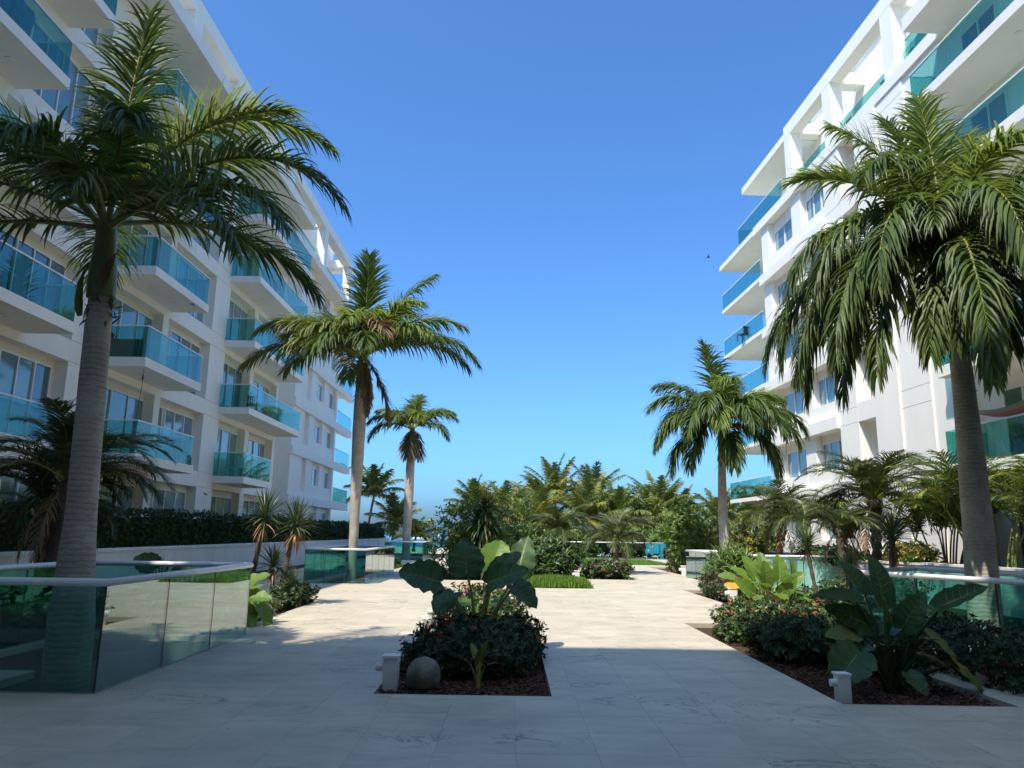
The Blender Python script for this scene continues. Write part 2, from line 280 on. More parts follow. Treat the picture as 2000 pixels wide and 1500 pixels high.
for k, (x0, x1, y0, y1) in enumerate(tiles):
    gp = 0.0006
    if k < 300:
        key = (round(x1-x0, 3), round(y1-y0, 3))
        if key not in cache:
            q = MB(); a, b, c = key[0]/2-gp, key[1]/2-gp, 0.0015
            q.add([(-a, -b, -0.02), (a, -b, -0.02), (a, b, -0.02), (-a, b, -0.02), (-a, -b, -c), (a, -b, -c), (a, b, -c), (-a, b, -c), (-a+c, -b+c, 0), (a-c, -b+c, 0), (a-c, b-c, 0), (-a+c, b-c, 0)],
                  [(0, 1, 5, 4), (1, 2, 6, 5), (2, 3, 7, 6), (3, 0, 4, 7), (4, 5, 9, 8), (5, 6, 10, 9), (6, 7, 11, 10), (7, 4, 8, 11), (8, 9, 10, 11)])
            o = q.build('tile', 'travertine', pav); cache[key] = o.data
        else: o = bpy.data.objects.new('tile', cache[key]); COL.objects.link(o); o.parent = pav
        o.location = ((x0+x1)/2, (y0+y1)/2, rng.uniform(-0.0006, 0.0006))
    else: rest.box(x0+gp, x1-gp, y0+gp, y1-gp, -0.02, 0.0)
o = rest.build('paving_tiles', 'travertine', pav); o['kind'] = 'stuff'
# lawn sheets and grass
def blades(name, x0, x1, y0, y1, dens, h, parent=None, z0=0.0, dome=0.0, mn='grass', wd=0.012):
    b = MB()
    for _ in range(int((x1-x0)*(y1-y0)*dens)):
        x, y = rng.uniform(x0, x1), rng.uniform(y0, y1)
        z = z0 + dome*max(0, 1-((2*(x-x0)/(x1-x0)-1)**2+(2*(y-y0)/(y1-y0)-1)**2)*0.5); a = rng.uniform(0, 2*pi); hh = h*rng.uniform(0.5, 1.3); l = rng.uniform(0, 0.6)*hh; ww = wd*rng.uniform(0.7, 1.4)
        c, s_ = cos(a), sin(a)
        b.add([(x-s_*ww, y+c*ww, z), (x+s_*ww, y-c*ww, z), (x+c*l, y+s_*l, z+hh)], [(0, 1, 2)])
    return b.build(name, mn, parent)
def sheet(name, r, mats, z, label):
    g = MB(); g.box(r[0], r[1], r[2], r[3], -0.088, z); return struct(g, name, mats, label)
sheet('lawn', BEDS['farlawn'], 'lawn', -0.015, 'mown lawn strip before the far glass fence')
o = blades('grass', *BEDS['farlawn'], 120, 0.06, None, -0.02, 0, 'grass', 0.03); tag(o, 'mown grass of the lawn before the far glass fence', 'grass', kind='stuff')
o = blades('grass', 0.4, 2.55, 23.35, 26.6, 1500, 0.17, None, -0.05, 0.16, 'grass', 0.014); tag(o, 'bright green mounded grass in the bed beyond the central planter', 'grass', kind='stuff')
o = blades('grass', -10.0, -7.0, 13.5, 17.5, 220, 0.10, None, -0.08, 0.0, 'grass', 0.02); tag(o, 'shaded grass patch beside the low white wall', 'grass', kind='stuff')
o = blades('grass', -6.5, -5.1, 33.6, 36.4, 500, 0.14, None, -0.06, 0.05, 'grass', 0.02); tag(o, 'small sunlit grass patch between two glass balustrades', 'grass', kind='stuff')
o = blades('grass', 2.8, 3.4, 28.3, 33.5, 300, 0.09, None, -0.07, 0.0, 'grass', 0.02); tag(o, 'thin grass verge beside the round reddish bush', 'grass', kind='stuff')
# mulch chips in the near planters
def mulch(r, n, label):
    b = MB()
    for _ in range(n):
        x, y = rng.uniform(r[0]+0.02, r[1]-0.02), rng.uniform(r[2]+0.02, r[3]-0.02); a = rng.uniform(0, pi); L, W_ = rng.uniform(0.012, 0.032), rng.uniform(0.008, 0.016); t = rng.uniform(-0.6, 0.6); z = -0.07+rng.uniform(0, 0.03)
        c, s_ = cos(a), sin(a); pts = []
        for u, v_ in ((-L, -W_*0.6), (L*0.7, -W_), (L, W_*0.4), (-L*0.6, W_)): pts.append((x+c*u-s_*v_, y+s_*u+c*v_, z+0.012+u*t*0.5))
        pts += [(p[0], p[1], p[2]-0.01) for p in pts]
        b.add(pts, [(0, 1, 2, 3), (0, 4, 5, 1), (1, 5, 6, 2), (2, 6, 7, 3), (3, 7, 4, 0)])
    o = b.build('mulch', 'mulch'); tag(o, label, 'mulch', kind='stuff')
mulch((-1.35, 0.45, 7.95, 11.3), 6500, 'brown bark mulch in the central planter')
mulch((3.31, 5.06, 7.8, 10.5), 2500, 'brown bark mulch in the right hand planter')
mulch((-6.0, -4.45, 12.4, 15.0), 2500, 'brown bark mulch beside the near glass balustrade')
for nm, r in (('centre', BEDS['centre']), ('right', BEDS['right'])):      # thin steel edging
    pass
# sunken wells under the glass enclosures
for i, h in enumerate(HOLES):
    g = MB(); x0, x1, y0, y1 = h; D = -3.2
    g.box(x0-0.2, x0, y0-0.2, y1+0.2, D, -0.092); g.box(x1, x1+0.2, y0-0.2, y1+0.2, D, -0.092); g.box(x0, x1, y0-0.2, y0, D, -0.092); g.box(x0, x1, y1, y1+0.2, D, -0.092); g.box(x0, x1, y0, y1, D-0.2, D)
    o = g.build('light_well', 'concrete'); o['kind'] = 'structure'; o['label'] = ['concrete well below the near glass balustrade', 'concrete well below the middle glass balustrade', 'concrete well below the far glass balustrade'][i]; o['category'] = 'well'
# ================================================================= BUILDINGS
class Fr:
    def __init__(s, o, u, v): s.o = V(o); s.u = V(u).normalized(); s.v = V(v).normalized(); s.flip = s.u.cross(s.v).z < 0
    def __call__(s, p): return V((s.o.x, s.o.y, 0)) + s.u*p[0] + s.v*p[1] + V((0, 0, p[2]))
LEV = [0.8+3.1*k for k in range(8)]
def window(par, M, u0_, u1_, z0, z1, v, n, pm=None, deep=0.07, r=rng, fw_=0.045):
    f = MB(); f.box(u0_, u1_, v, v+deep, z1-fw_, z1, 0, M); f.box(u0_, u1_, v, v+deep, z0, z0+fw_, 0, M); f.box(u0_, u0_+fw_, v, v+deep, z0+fw_, z1-fw_, 0, M); f.box(u1_-fw_, u1_, v, v+deep, z0+fw_, z1-fw_, 0, M)
    step = (u1_-u0_)/n
    for i in range(1, n): f.box(u0_+i*step-fw_*0.55, u0_+i*step+fw_*0.55, v, v+deep-0.004, z0+fw_, z1-fw_, 0, M)
    o = f.build('window', 'framewhite', par)
    for i in range(n):
        p = MB(); vv = v+0.012+0.018*(i % 2); p.box(u0_+i*step+fw_*0.5, u0_+(i+1)*step-fw_*0.5, v+0.003, vv, z0+fw_*0.9, z1-fw_*0.9, 0, M)
        p.build('pane', pm or r.choice(['pane_a', 'pane_a', 'pane_b', 'pane_c']), o)
    return o
def balcony(par, M, u0_, u1_, v0, v1, L, near=True, far=True, gl='teal', n=None, t=0.30, gfar=None, lamp=True, front=True):
    s = MB(); s.box(u0_, u1_, v0, v1, L-t, L, 0, M); b = s.build('balcony', 'soffit' if False else 'white', par)
    h = 1.03; e = 0.05; gf = u1_ if gfar is None else gfar
    n = n or max(2, round((gf-u0_)/1.05))
    if front:
        st = (gf-u0_-2*e)/n
        for i in range(n):
            q = MB(); q.box(u0_+e+i*st+0.006, u0_+e+(i+1)*st-0.006, v1-e-0.012, v1-e, L+0.004, L+h, 0, M); q.build('glass_panel', gl, b)
    for fl, uu in ((near, u0_+e), (far, gf-e)):
        if fl:
            q = MB(); q.box(uu-0.006, uu+0.006, max(v0, 0)+0.01, v1-e-0.02, L+0.004, L+h, 0, M); q.build('glass_panel', gl, b)
    r = MB(); r.box(u0_+e-0.02, gf-e+0.02, v1-e-0.032, v1-e+0.018, L+h, L+h+0.045, 0, M)
    if near: r.box(u0_+e-0.025, u0_+e+0.02, max(v0, 0)+0.01, v1-e-0.032, L+h, L+h+0.043, 0, M)
    if far: r.box(gf-e-0.02, gf-e+0.025, max(v0, 0)+0.01, v1-e-0.032, L+h, L+h+0.043, 0, M)
    r.build('handrail', 'railmetal', b)
    if lamp:
        for fr_ in (0.3, 0.72):
            q = MB(); c = M(V((u0_+(u1_-u0_)*fr_, (max(v0, 0)+v1)/2, L-t))); q.tube([c+V((0, 0, 0.002)), c-V((0, 0, 0.035))], 0.10, 14); q.build('ceiling_lamp', 'lampwhite', b)
    return b
def wbox(par, M, name, mt, *a):
    q = MB(); q.box(*a, 0, M); return q.build(name, mt, par)
def ibox(lst): return lst
# ---- left building -------------------------------------------------------
ML = Fr((-13.2, 0, 0), (0, 1, 0), (1, 0, 0))
LB = thing('apartment_building', 'white apartment block with teal glass balconies rising behind the hedge and low white wall', 'building', (-13.2, 30, 0))
R_ = -0.37
wbox(LB, ML, 'wall', 'cream', -1.6, 41.4, -12, R_, -0.1, 19.1)
wbox(LB, ML, 'wall', 'white', 41.4, 47.1, -12, -2.2, -0.1, 19.1)
wbox(LB, ML, 'wall', 'white', 47.12, 58.88, -12, -1.09, -0.1, 19.1)
for a, b in ((11.4, 13.1), (21.55, 23.2), (31.5, 33.2), (40.95, 41.4)): wbox(LB, ML, 'column', 'white', a, b, R_-0.05, 0, -0.1, 19.1)
for a, b in ((17.0, 17.45), (27.05, 27.5), (36.6, 37.15)): wbox(LB, ML, 'pier', 'white', a, b, R_-0.05, -0.003, -0.1, 19.1)
bays = [(13.1, 17.0, 17.45, 21.55, 13.3), (23.2, 27.05, 27.5, 31.5, 23.3), (33.2, 36.6, 37.15, 40.95, 33.0)]
r2 = random.Random(3)
for bi, (a0, a1, b0, b1, bs) in enumerate(bays):
    for k in range(6):
        L = LEV[k]
        for s0, s1 in ((a0, a1), (b0, b1)):
            if k: wbox(LB, ML, 'beam', 'white', s0, s1, R_-0.05, -0.006, L-0.56, L+0.08)
            wbox(LB, ML, 'beam', 'cream', s0, s1, R_-0.02, R_+0.14, L+2.34, L+2.545) if False else None
        window(LB, ML, a0+0.35, a1-0.12, L+0.09, L+2.3, R_, 3, r2.choice(['pane_a', 'pane_b', 'pane_c', None]), r=r2)
        if (bi, k) in ((1, 1),): window(LB, ML, b0+0.15, b0+0.95, L+0.09, L+2.3, R_, 1, 'pane_a', r=r2); window(LB, ML, b0+1.15, b1-0.25, L+0.09, L+2.3, R_, 3, 'pane_c', r=r2)
        else: window(LB, ML, b0+0.9, b1-0.25, L+0.09, L+2.3, R_, 3 if bi else 4, r2.choice(['pane_a', 'pane_b', 'pane_c', None]), r=r2)
        if k:
            e = 19.4 if bi == 0 else (27.67 if bi == 1 else (36.8 if k == 1 else 41.25))
            st = 13.0 if bi == 0 else bs
            if bi == 0 and k == 1:
                q = MB(); q.box(17.5, 21.5, -0.05, -0.035, L+0.09, L+1.05, 0, ML); q.build('glass_panel', 'teal', LB); wbox(LB, ML, 'handrail', 'railmetal', 17.45, 21.55, -0.075, -0.02, L+1.05, L+1.1); continue
            if bi == 0 and k == 4: e = 17.7
            b = balcony(LB, ML, st, e, R_, 1.4, L)
            if bi == 1 and k == 2: wbox(b, ML, 'privacy_screen', 'blind', 23.42, 23.44, 0.05, 1.2, L+0.01, L+0.62)
# joints on the column faces, recessed grooves drawn as thin dark strips in depth
for a, b in ((21.55, 23.2), (31.5, 33.2)):
    for k in range(1, 6):
        for dz in (-0.56, 0.08): wbox(LB, ML, 'joint', 'grey', a+0.01, b-0.01, -0.004, 0.002, LEV[k]+dz, LEV[k]+dz+0.012)
# far wing with slot, two windows and end balconies
MS = Fr((-14.0, 0, 0), (0, 1, 0), (1, 0, 0))
for a, b in ((47.1, 49.8), (50.95, 52.4), (58.4, 58.9)): wbox(LB, MS, 'column', 'white', a, b, -0.32, 0, -0.1, 19.1)
wbox(LB, MS, 'pier', 'white', 54.9, 56.0, -0.32, -0.1, -0.1, 19.1)
for k in range(6):
    L = LEV[k]
    wbox(LB, MS, 'spandrel', 'white', 52.4, 54.9, -0.32, -0.1, L-0.05, L+0.85); wbox(LB, MS, 'spandrel', 'white', 56.0, 58.4, -0.32, -0.1, L-0.05, L+0.85)
    if k: wbox(LB, MS, 'beam', 'white', 47.05, 64.2, -0.33, 0.12, L-0.6, L-0.055)
    wbox(LB, MS, 'beam', 'white', 49.8, 50.95, -0.30, -0.004, L-0.5, L+0.3)
    window(LB, MS, 52.55, 54.75, L+0.86, L+2.12, -0.31, 2, 'pane_a', r=r2); window(LB, MS, 56.15, 58.3, L+0.86, L+2.12, -0.31, 2, 'pane_a', r=r2)
    if k: balcony(LB, MS, 58.92, 64.2, -6, 0.08, L, near=False, far=True, gl='teal', t=0.25)
# roof slab, penthouse and pergola
def top(par, M, a, b, c, pill, eave, slabv=1.4, sl0=None, back=-1.95):
    wbox(par, M, 'roof_slab', 'white', sl0 if sl0 is not None else a, b, -12, slabv, 19.1, 19.62)
    wbox(par, M, 'roof_slab', 'white', b, c, -12, 0.05, 19.105, 19.6)
    wbox(par, M, 'penthouse_wall', 'white', a, c-4.0, -11, back, 19.6, 24.3)
    wbox(par, M, 'pergola_beam', 'white', a, c-4.5, -0.75, -0.15, 22.75, 23.45)
    for u in pill:
        wbox(par, M, 'pillar', 'white', u, u+0.8, -0.74, -0.155, 19.6, 22.75); wbox(par, M, 'cross_beam', 'white', u+0.1, u+0.7, back, -0.75, 22.8, 23.4)
    wbox(par, M, 'eave', 'white', c-4.5, eave, -10, -0.2, 22.8, 23.2)
    wbox(par, M, 'roof_slab', 'white', a, c-4.1, -11.2, back+0.12, 24.3, 24.5)
    n = len(pill)
    for i in range(n-1):
        q = MB(); q.box(pill[i]+0.85, pill[i+1]-0.05, -0.5, -0.485, 19.62, 20.6, 0, M); q.build('glass_panel', 'teal', par)
        window(par, M, pill[i]+1.4, pill[i+1]-1.2, 19.7, 22.0, back, 3, 'pane_b', r=r2)
top(LB, ML, -1.6, 41.4, 63.0, (7.2, 17.4, 27.2, 32.2, 41.0, 49.5, 57.7), 59.5)
q = MB(); q.box(58.0, 63.5, -0.6, -0.585, 19.62, 20.6, 0, MS); q.build('glass_panel', 'teal', LB)
# small lamps and cameras on the facade
for (u, v_, z) in ((22.3, 0.0, 4.3), (32.3, 0, 3.1), (26.5, 1.2, 9.8)):
    q = MB(); c = ML(V((u, v_, z))); q.tube([c, c+V((0.10, 0, -0.02)), c+V((0.14, 0, -0.08))], [0.035, 0.035, 0.03], 8); q.build('camera_fitting', 'grey', LB)
# hanging cord with hooks below a balcony
q = MB(); c = ML(V((23.55, 1.25, 6.68))); q.tube([c, c+V((-0.05, 0.1, -0.5)), c+V((-0.25, 0.3, -1.9))], 0.008, 5); q.tube([c+V((-0.03, 0.06, -0.22)), c+V((-0.035, 0.07, -0.36))], 0.028, 6); q.build('hanging_cord', 'dark', LB)
# ---- right building ------------------------------------------------------
MR = Fr((15.88, 0, 0), (-0.04, 1, 0), (-1, -0.04, 0))
RB = thing('apartment_building', 'white apartment block with tall pergola beam and corner balconies behind the drooping palms', 'building', (15.0, 30, 0))
wbox(RB, MR, 'wall', 'white', 4, 29.5, -12, -0.30, -0.1, 19.1); wbox(RB, MR, 'wall', 'white', 29.5, 31.0, -12, -1.7, -0.1, 19.1); wbox(RB, MR, 'wall', 'white', 31.0, 40.6, -12, -0.42, -0.1, 19.1)
wbox(RB, MR, 'column', 'white', 31.0, 32.6, -0.45, 0, -0.1, 19.1); wbox(RB, MR, 'column', 'white', 25.8, 29.5, -0.35, 0, -0.1, 19.1); wbox(RB, MR, 'column', 'white', 23.6, 25.8, -0.35, -0.06, -0.1, 19.1)
wbox(RB, MR, 'column', 'white', 39.6, 40.6, -0.45, -0.1, -0.1, 19.1); wbox(RB, MR, 'pier', 'white', 35.4, 36.5, -0.45, -0.12, -0.1, 19.1)
wbox(RB, MR, 'pilaster', 'white', 27.7, 29.48, -0.3, 0.07, -0.1, 19.08)
for k in range(1, 7):
    for dz in (-0.55, 0.1): wbox(RB, MR, 'joint', 'grey', 25.82, 27.69, -0.004, 0.003, LEV[k]+dz-(0.3 if k == 6 else 0), LEV[k]+dz+0.012-(0.3 if k == 6 else 0)); wbox(RB, MR, 'joint', 'grey', 31.02, 32.58, -0.004, 0.003, LEV[k]+dz-(0.3 if k == 6 else 0), LEV[k]+dz+0.012-(0.3 if k == 6 else 0))
for k in range(6):
    L = LEV[k]
    wbox(RB, MR, 'beam', 'white', 29.5, 31.0, -0.5, -0.004, L-0.55, L+0.25)
    for a, b in ((32.6, 35.4), (36.5, 39.6)): wbox(RB, MR, 'spandrel', 'white', a, b, -0.45, -0.1, L-0.04, L+0.72)
    if k: wbox(RB, MR, 'beam', 'white', 32.6, 40.62, -0.45, 0.16, L-0.6, L-0.045)
    window(RB, MR, 32.8, 35.25, L+0.73, L+2.1, -0.42, 3, 'pane_a', r=r2); window(RB, MR, 36.7, 39.35, L+0.73, L+2.1, -0.42, 2, 'pane_a', r=r2)
    window(RB, MR, 29.8, 30.7, L+0.73, L+2.0, -1.7, 1, 'pane_b', r=r2)
    if k: balcony(RB, MR, 40.62, 47.4, -6, 0.1, L, near=False, far=True, t=0.22)
    if k:
        balcony(RB, MR, 8.0, 23.2, -0.3, 1.4, L, near=False, far=True, t=0.34)
    for a, b, n_ in ((9, 12.5, 3), (13.2, 16.4, 3), (17.2, 20.0, 3), (20.9, 22.6, 2)): window(RB, MR, a, b, L+0.06, L+2.3, -0.30, n_, r=r2)
top(RB, MR, 4, 23.2, 41.4, (8.0, 17.0, 26.3, 31.6, 36.1), 43.6, sl0=4)
wbox(RB, MR, 'roof_slab', 'white', 41.4, 47.6, -9, 0.1, 19.12, 19.42)
q = MB(); q.box(37.2, 44.0, 0.0, 0.015, 19.62, 20.6, 0, MR); q.build('glass_panel', 'teal', RB); q = MB(); q.box(43.99, 44.005, -3.5, -0.02, 19.62, 20.6, 0, MR); q.build('glass_panel', 'teal', RB)
wbox(RB, MR, 'handrail', 'railmetal', 37.2, 44.02, -0.02, 0.035, 20.6, 20.64); wbox(RB, MR, 'penthouse_wall', 'white', 36.9, 42.3, -9, -2.6, 19.6, 22.8); window(RB, MR, 37.4, 42.0, 19.7, 22.1, -2.6, 5, 'pane_b', r=r2)
q = MB(); q.box(23.25, 25.6, -0.2, -0.185, 19.62, 20.6, 0, MR); q.build('glass_panel', 'teal', RB); wbox(RB, MR, 'handrail', 'railmetal', 23.25, 25.6, -0.22, -0.165, 20.6, 20.65)
for (u, v_, z) in ((36.0, 0.1, 16.1), (36.0, 0.1, 9.85), (36.0, 0.1, 6.75), (36.0, 0.1, 12.9)):
    q = MB(); c = MR(V((u, v_, z-0.3))); q.tube([c, c+V((0, 0, -0.16))], 0.05, 8); q.build('wall_lamp', 'grey', RB)
# ---- building behind the camera (it throws the shade over the near paving) ---
BB = thing('apartment_building', 'tall white block behind the viewer shading the near paving', 'building', (0, -8, 0))
MBk = Fr((0, -1.7, 0), (1, 0, 0), (0, 1, 0))
wbox(BB, MBk, 'wall', 'white', -45, 45, -14, 0, 3.6, 26.0)
for x in (-40, -30, -20, -10, 10, 20, 30, 40): wbox(BB, MBk, 'column', 'white', x-0.5, x+0.5, -13, -0.5, -0.1, 3.6)
wbox(BB, MBk, 'wall', 'concrete', -45, 45, -14, -13.5, -0.1, 3.6)
for k in range(1, 8):
    for x in range(-12, 13, 4): window(BB, MBk, x-1.3, x+1.3, 1.5+3.1*k, 3.6+3.1*k, 0.0, 3, 'pane_b', r=r2)
# ================================================================= GLASS BALUSTRADES, WALLS, BOLLARDS
def balustrade(pts, splits, label, h=1.04, close=True, rail=0.036, gl='balustrade', z=0.0, base=True):
    t = thing('glass_balustrade', label, 'balustrade', (*pts[0], z), 'glass balustrades of the courtyard')
    n = len(pts); seg = n if close else n-1
    for i in range(seg):
        a, b = V((*pts[i], z)), V((*pts[(i+1) % n], z)); d = b-a; L = d.length; u = d/L; nn = splits[i]
        M = Fr(a, u, u.cross(V((0, 0, 1))))
        for k in range(nn):
            q = MB(); q.box(L*k/nn+0.006, L*(k+1)/nn-0.006, -0.006, 0.006, z+0.004, z+h-0.02, 0, M); q.build('glass_panel', gl, t)
        for k in range(nn+(0 if close else 1)):
            q = MB(); q.box(L*k/nn-0.0055, L*k/nn+0.0055, -0.008, 0.008, z+0.004, z+h-0.02, 0, M); q.build('seal', 'dark', t)
        r = MB(); r.tube([a+V((0, 0, h))-u*rail*0.3, b+V((0, 0, h))+u*rail*0.3], rail, 12); r.build('handrail', 'railmetal', t, True)
        if base:
            f = MB(); f.box(0, L, -0.02, 0.02, z-0.03, z+0.006, 0, M); f.build('base_channel', 'grey', t)
    return t
balustrade([(-4.06, 7.76), (-4.06, 12.02), (-6.66, 12.02), (-6.66, 7.76)], [3, 2, 3, 2], 'teal glass balustrade round the nearest tall palm, at the left front', 1.055, rail=0.04)
balustrade([(-4.5, 23.9), (-4.5, 29.8), (-6.4, 29.8), (-6.4, 23.9)], [5, 2, 5, 3], 'teal glass balustrade round the palm with brown hanging fronds')
balustrade([(-5.06, 44.5), (-5.06, 50.0), (-7.3, 50.0), (-7.3, 44.5)], [4, 2, 4, 2], 'small distant teal glass balustrade round the slim far palm on the sea side')
balustrade([(7.05, 30.4), (7.68, 23.5), (10.6, 23.9), (10.2, 30.8)], [6, 2, 6, 2], 'teal glass balustrade beside the leafy green bush on the right')
balustrade([(5.72, 12.9), (7.75, 8.3), (9.7, 9.2), (7.82, 14.7)], [4, 2, 5, 2], 'teal glass balustrade round the large drooping palm on the right', 1.06, rail=0.04)
balustrade([(0.6, 53.2), (11.2, 53.6)], [9], 'long clear glass fence at the far end of the lawn', 1.1, close=False, gl='farglass')
# low white walls with raised planting behind
g = MB(); g.box(-10.75, -10.5, 3, 66, -0.1, 0.98); g.box(-10.78, -10.46, 3, 66, 0.98, 1.06)
for zz in (0.33, 0.66): g.box(-10.501, -10.497, 3, 66, zz, zz+0.008)
o = g.build('garden_wall', 'wallwhite'); tag(o, 'long low white wall under the dark hedge beside the left block', 'wall')
g = MB(); g.box(-13.2, -10.75, 3, 66, -0.1, 0.9); o = g.build('raised_bed', 'soil'); o['kind'] = 'structure'; o['label'] = 'raised soil bed behind the long low wall'; o['category'] = 'bed'
def wallseg(a, b, zt, label, th=0.22):
    a, b = V((*a, 0)), V((*b, 0)); u = (b-a).normalized(); M = Fr(a, u, u.cross(V((0, 0, 1)))); L = (b-a).length
    g = MB(); g.box(0, L, -th, 0, -0.1, zt-0.06, 0, M); g.box(-0.02, L+0.02, -th-0.03, 0.03, zt-0.06, zt, 0, M); o = g.build('garden_wall', 'wallwhite'); tag(o, label, 'wall')
wallseg((8.0, 30.9), (11.3, 21.0), 0.98, 'low white garden wall below the feathery date palms'); wallseg((11.3, 20.8), (12.4, 3.5), 1.0, 'low white garden wall behind the large drooping palm')
g = MB(); vs = [(8.3, 31.5, 0.86), (11.55, 21.2, 0.86), (12.65, 3, 0.86), (16.2, 3, 0.86), (14.0, 60, 0.86), (12.0, 60, 0.86), (8.6, 40, 0.1)]
g.add(vs, [tuple(range(7))]); o = g.build('raised_bed', 'soil'); o['kind'] = 'structure'; o['label'] = 'raised soil bed in front of the right block'; o['category'] = 'bed'
def bollard(x, y, label, s=1.0, rot=0.0):
    t = thing('bollard_light', label, 'bollard light', (x, y, -0.06), 'white bollard lights along the planters')
    M = Fr((x, y, 0), (cos(rot), sin(rot), 0), (-sin(rot), cos(rot), 0))
    q = MB(); q.box(-0.085*s, 0.085*s, -0.085*s, 0.085*s, -0.06, 0.30*s, 0, M); q.build('post', 'wallwhite', t)
    q = MB(); q.box(-0.10*s, 0.10*s, -0.10*s, 0.10*s, 0.302*s, 0.33*s, 0, M); q.build('cap', 'wallwhite', t)
    q = MB(); c = M(V((-0.085*s, -0.02*s, 0.20*s))); q.tube([c, c-M.u*0.09*s], [0.05*s, 0.05*s], 12); q.build('lamp_head', 'wallwhite', t)
bollard(-1.25, 8.42, 'white bollard light beside the stone ball', 0.92); bollard(-1.27, 13.0, 'white bollard light half hidden behind the central flowering shrubs', 0.95)
bollard(3.45, 8.1, 'white bollard light under the big broad leaves on the right', 0.74); bollard(5.62, 19.3, 'white bollard light below the orange leaf', 1.1); bollard(7.32, 32.0, 'white bollard light between the leafy green bush and glass', 1.2); bollard(2.45, 27.6, 'grey white bollard light by the mounded grass', 1.0)
# stone ball
q = MB(); n1, n2 = 28, 18; R = 0.185; vs = []
for i in range(n2+1):
    th = pi*i/n2
    for j in range(n1):
        ph = 2*pi*j/n1; d = V((sin(th)*cos(ph), sin(th)*sin(ph), cos(th))); vs.append(V((-0.90, 8.40, 0.105)) + d*R*(1+0.02*noise.noise(d*3)+0.008*noise.noise(d*11)))
q.add(vs, [(i*n1+j, (i+1)*n1+j, (i+1)*n1+(j+1) % n1, i*n1+(j+1) % n1) for i in range(n2) for j in range(n1)])
tag(q.build('stone_ball', 'stone', None, True), 'weathered round stone ball on the mulch of the central planter', 'stone')
# ================================================================= PLANTS
UP = V((0, 0, 1))
def strip(mb, p, d, nrm, L, wd, seg=4, droop=0.0, fold=0.0, curl=0.0, mi=0, tip=0.02, prof=None, dend=None):
    """leaf blade: a folded strip from p along d, sagging with gravity"""
    d = d.normalized(); side = d.cross(nrm); side = side.normalized() if side.length > 1e-4 else V((1, 0, 0)); vs = []; q = V(p)
    k = 3 if fold else 2
    for i in range(seg+1):
        t = i/seg; wv = wd*(prof(t) if prof else (0.55+0.45*min(1, t*5))*(1-t**2.2)+tip*0.2)
        nn = side.cross(d)
        if fold: vs += [q-side*wv+nn*fold*wv, q, q+side*wv+nn*fold*wv]
        else: vs += [q-side*wv, q+side*wv]
        dd = d + V((0, 0, -droop*(0.4+t)))/seg*1.6 + (side*curl/seg if curl else V((0, 0, 0)))
        d = dd.normalized(); q = q + d*(L/seg)
    if fold: fs = [(3*i+j, 3*i+j+1, 3*i+j+4, 3*i+j+3) for i in range(seg) for j in (0, 1)]
    else: fs = [(2*i, 2*i+1, 2*i+3, 2*i+2) for i in range(seg)]
    mb.add(vs, fs, mi)
def frond(mb, base, az, el0, el1, L, r, nl=62, ll=0.62, lw=0.022, droop=0.9, plum=0.5, pw=1.4, rad=0.028, azd=0.0, start=0.14, seg=4, fold=0.35, vee=0.35, mi=0, rmi=1, lprof=None, wind=None, bare=0.0):
    N = 22; pts = []; p = V(base)
    for i in range(N+1):
        t = i/N; e = radians(el0+(el1-el0)*t**pw); a = radians(az+azd*t*t); pts.append(V(p)); p = p + V((cos(e)*cos(a), cos(e)*sin(a), sin(e)))*(L/N)
    mb.tube(pts, [rad*(1-0.86*i/N)*(1.5 if i == 0 else 1) for i in range(N+1)], 5, rmi)
    for k in range(nl):
        t = start+(1-start)*(k+r.random()*0.6)/nl; f = t*N; i = min(int(f), N-1); P_ = pts[i].lerp(pts[i+1], f-i); tg = (pts[min(i+1, N)]-pts[max(i-1, 0)]).normalized()
        sd = tg.cross(UP)
        sd = V((sin(radians(az)), -cos(radians(az)), 0)) if sd.length < 0.25 else sd.normalized()
        nm = sd.cross(tg); lpf = lprof(t) if lprof else (0.55+0.45*sin(min(1, (t-start)/(0.45))*pi/2))*(1-0.62*max(0, (t-0.55)/0.45)**1.6)
        ang = radians(70-42*t+r.uniform(-7, 7))
        for s_ in (-1, 1):
            if r.random() < bare: continue
            b = vee+plum*r.uniform(-1, 1)
            d = tg*cos(ang)+(sd*s_*cos(b)+nm*sin(b))*sin(ang)
            if wind: d = d+wind*r.uniform(0.3, 1)
            strip(mb, P_, d, nm+sd*s_*0.3, ll*lpf*r.uniform(0.82, 1.12), lw*(0.7+0.3*lpf)*r.uniform(0.8, 1.2), seg, droop*r.uniform(0.6, 1.4), fold, r.uniform(-0.25, 0.25), mi)
def trunk(par, pts, rad, mt, n=26, name='trunk', wob=0.04):
    q = MB(); q.tube(pts, rad, n, wob=wob); return q.build(name, mt, par, True)
def curve(a, b, n, bow=V((0, 0, 0))):
    a, b = V(a), V(b); return [a.lerp(b, i/n)+bow*sin(pi*i/n) for i in range(n+1)]
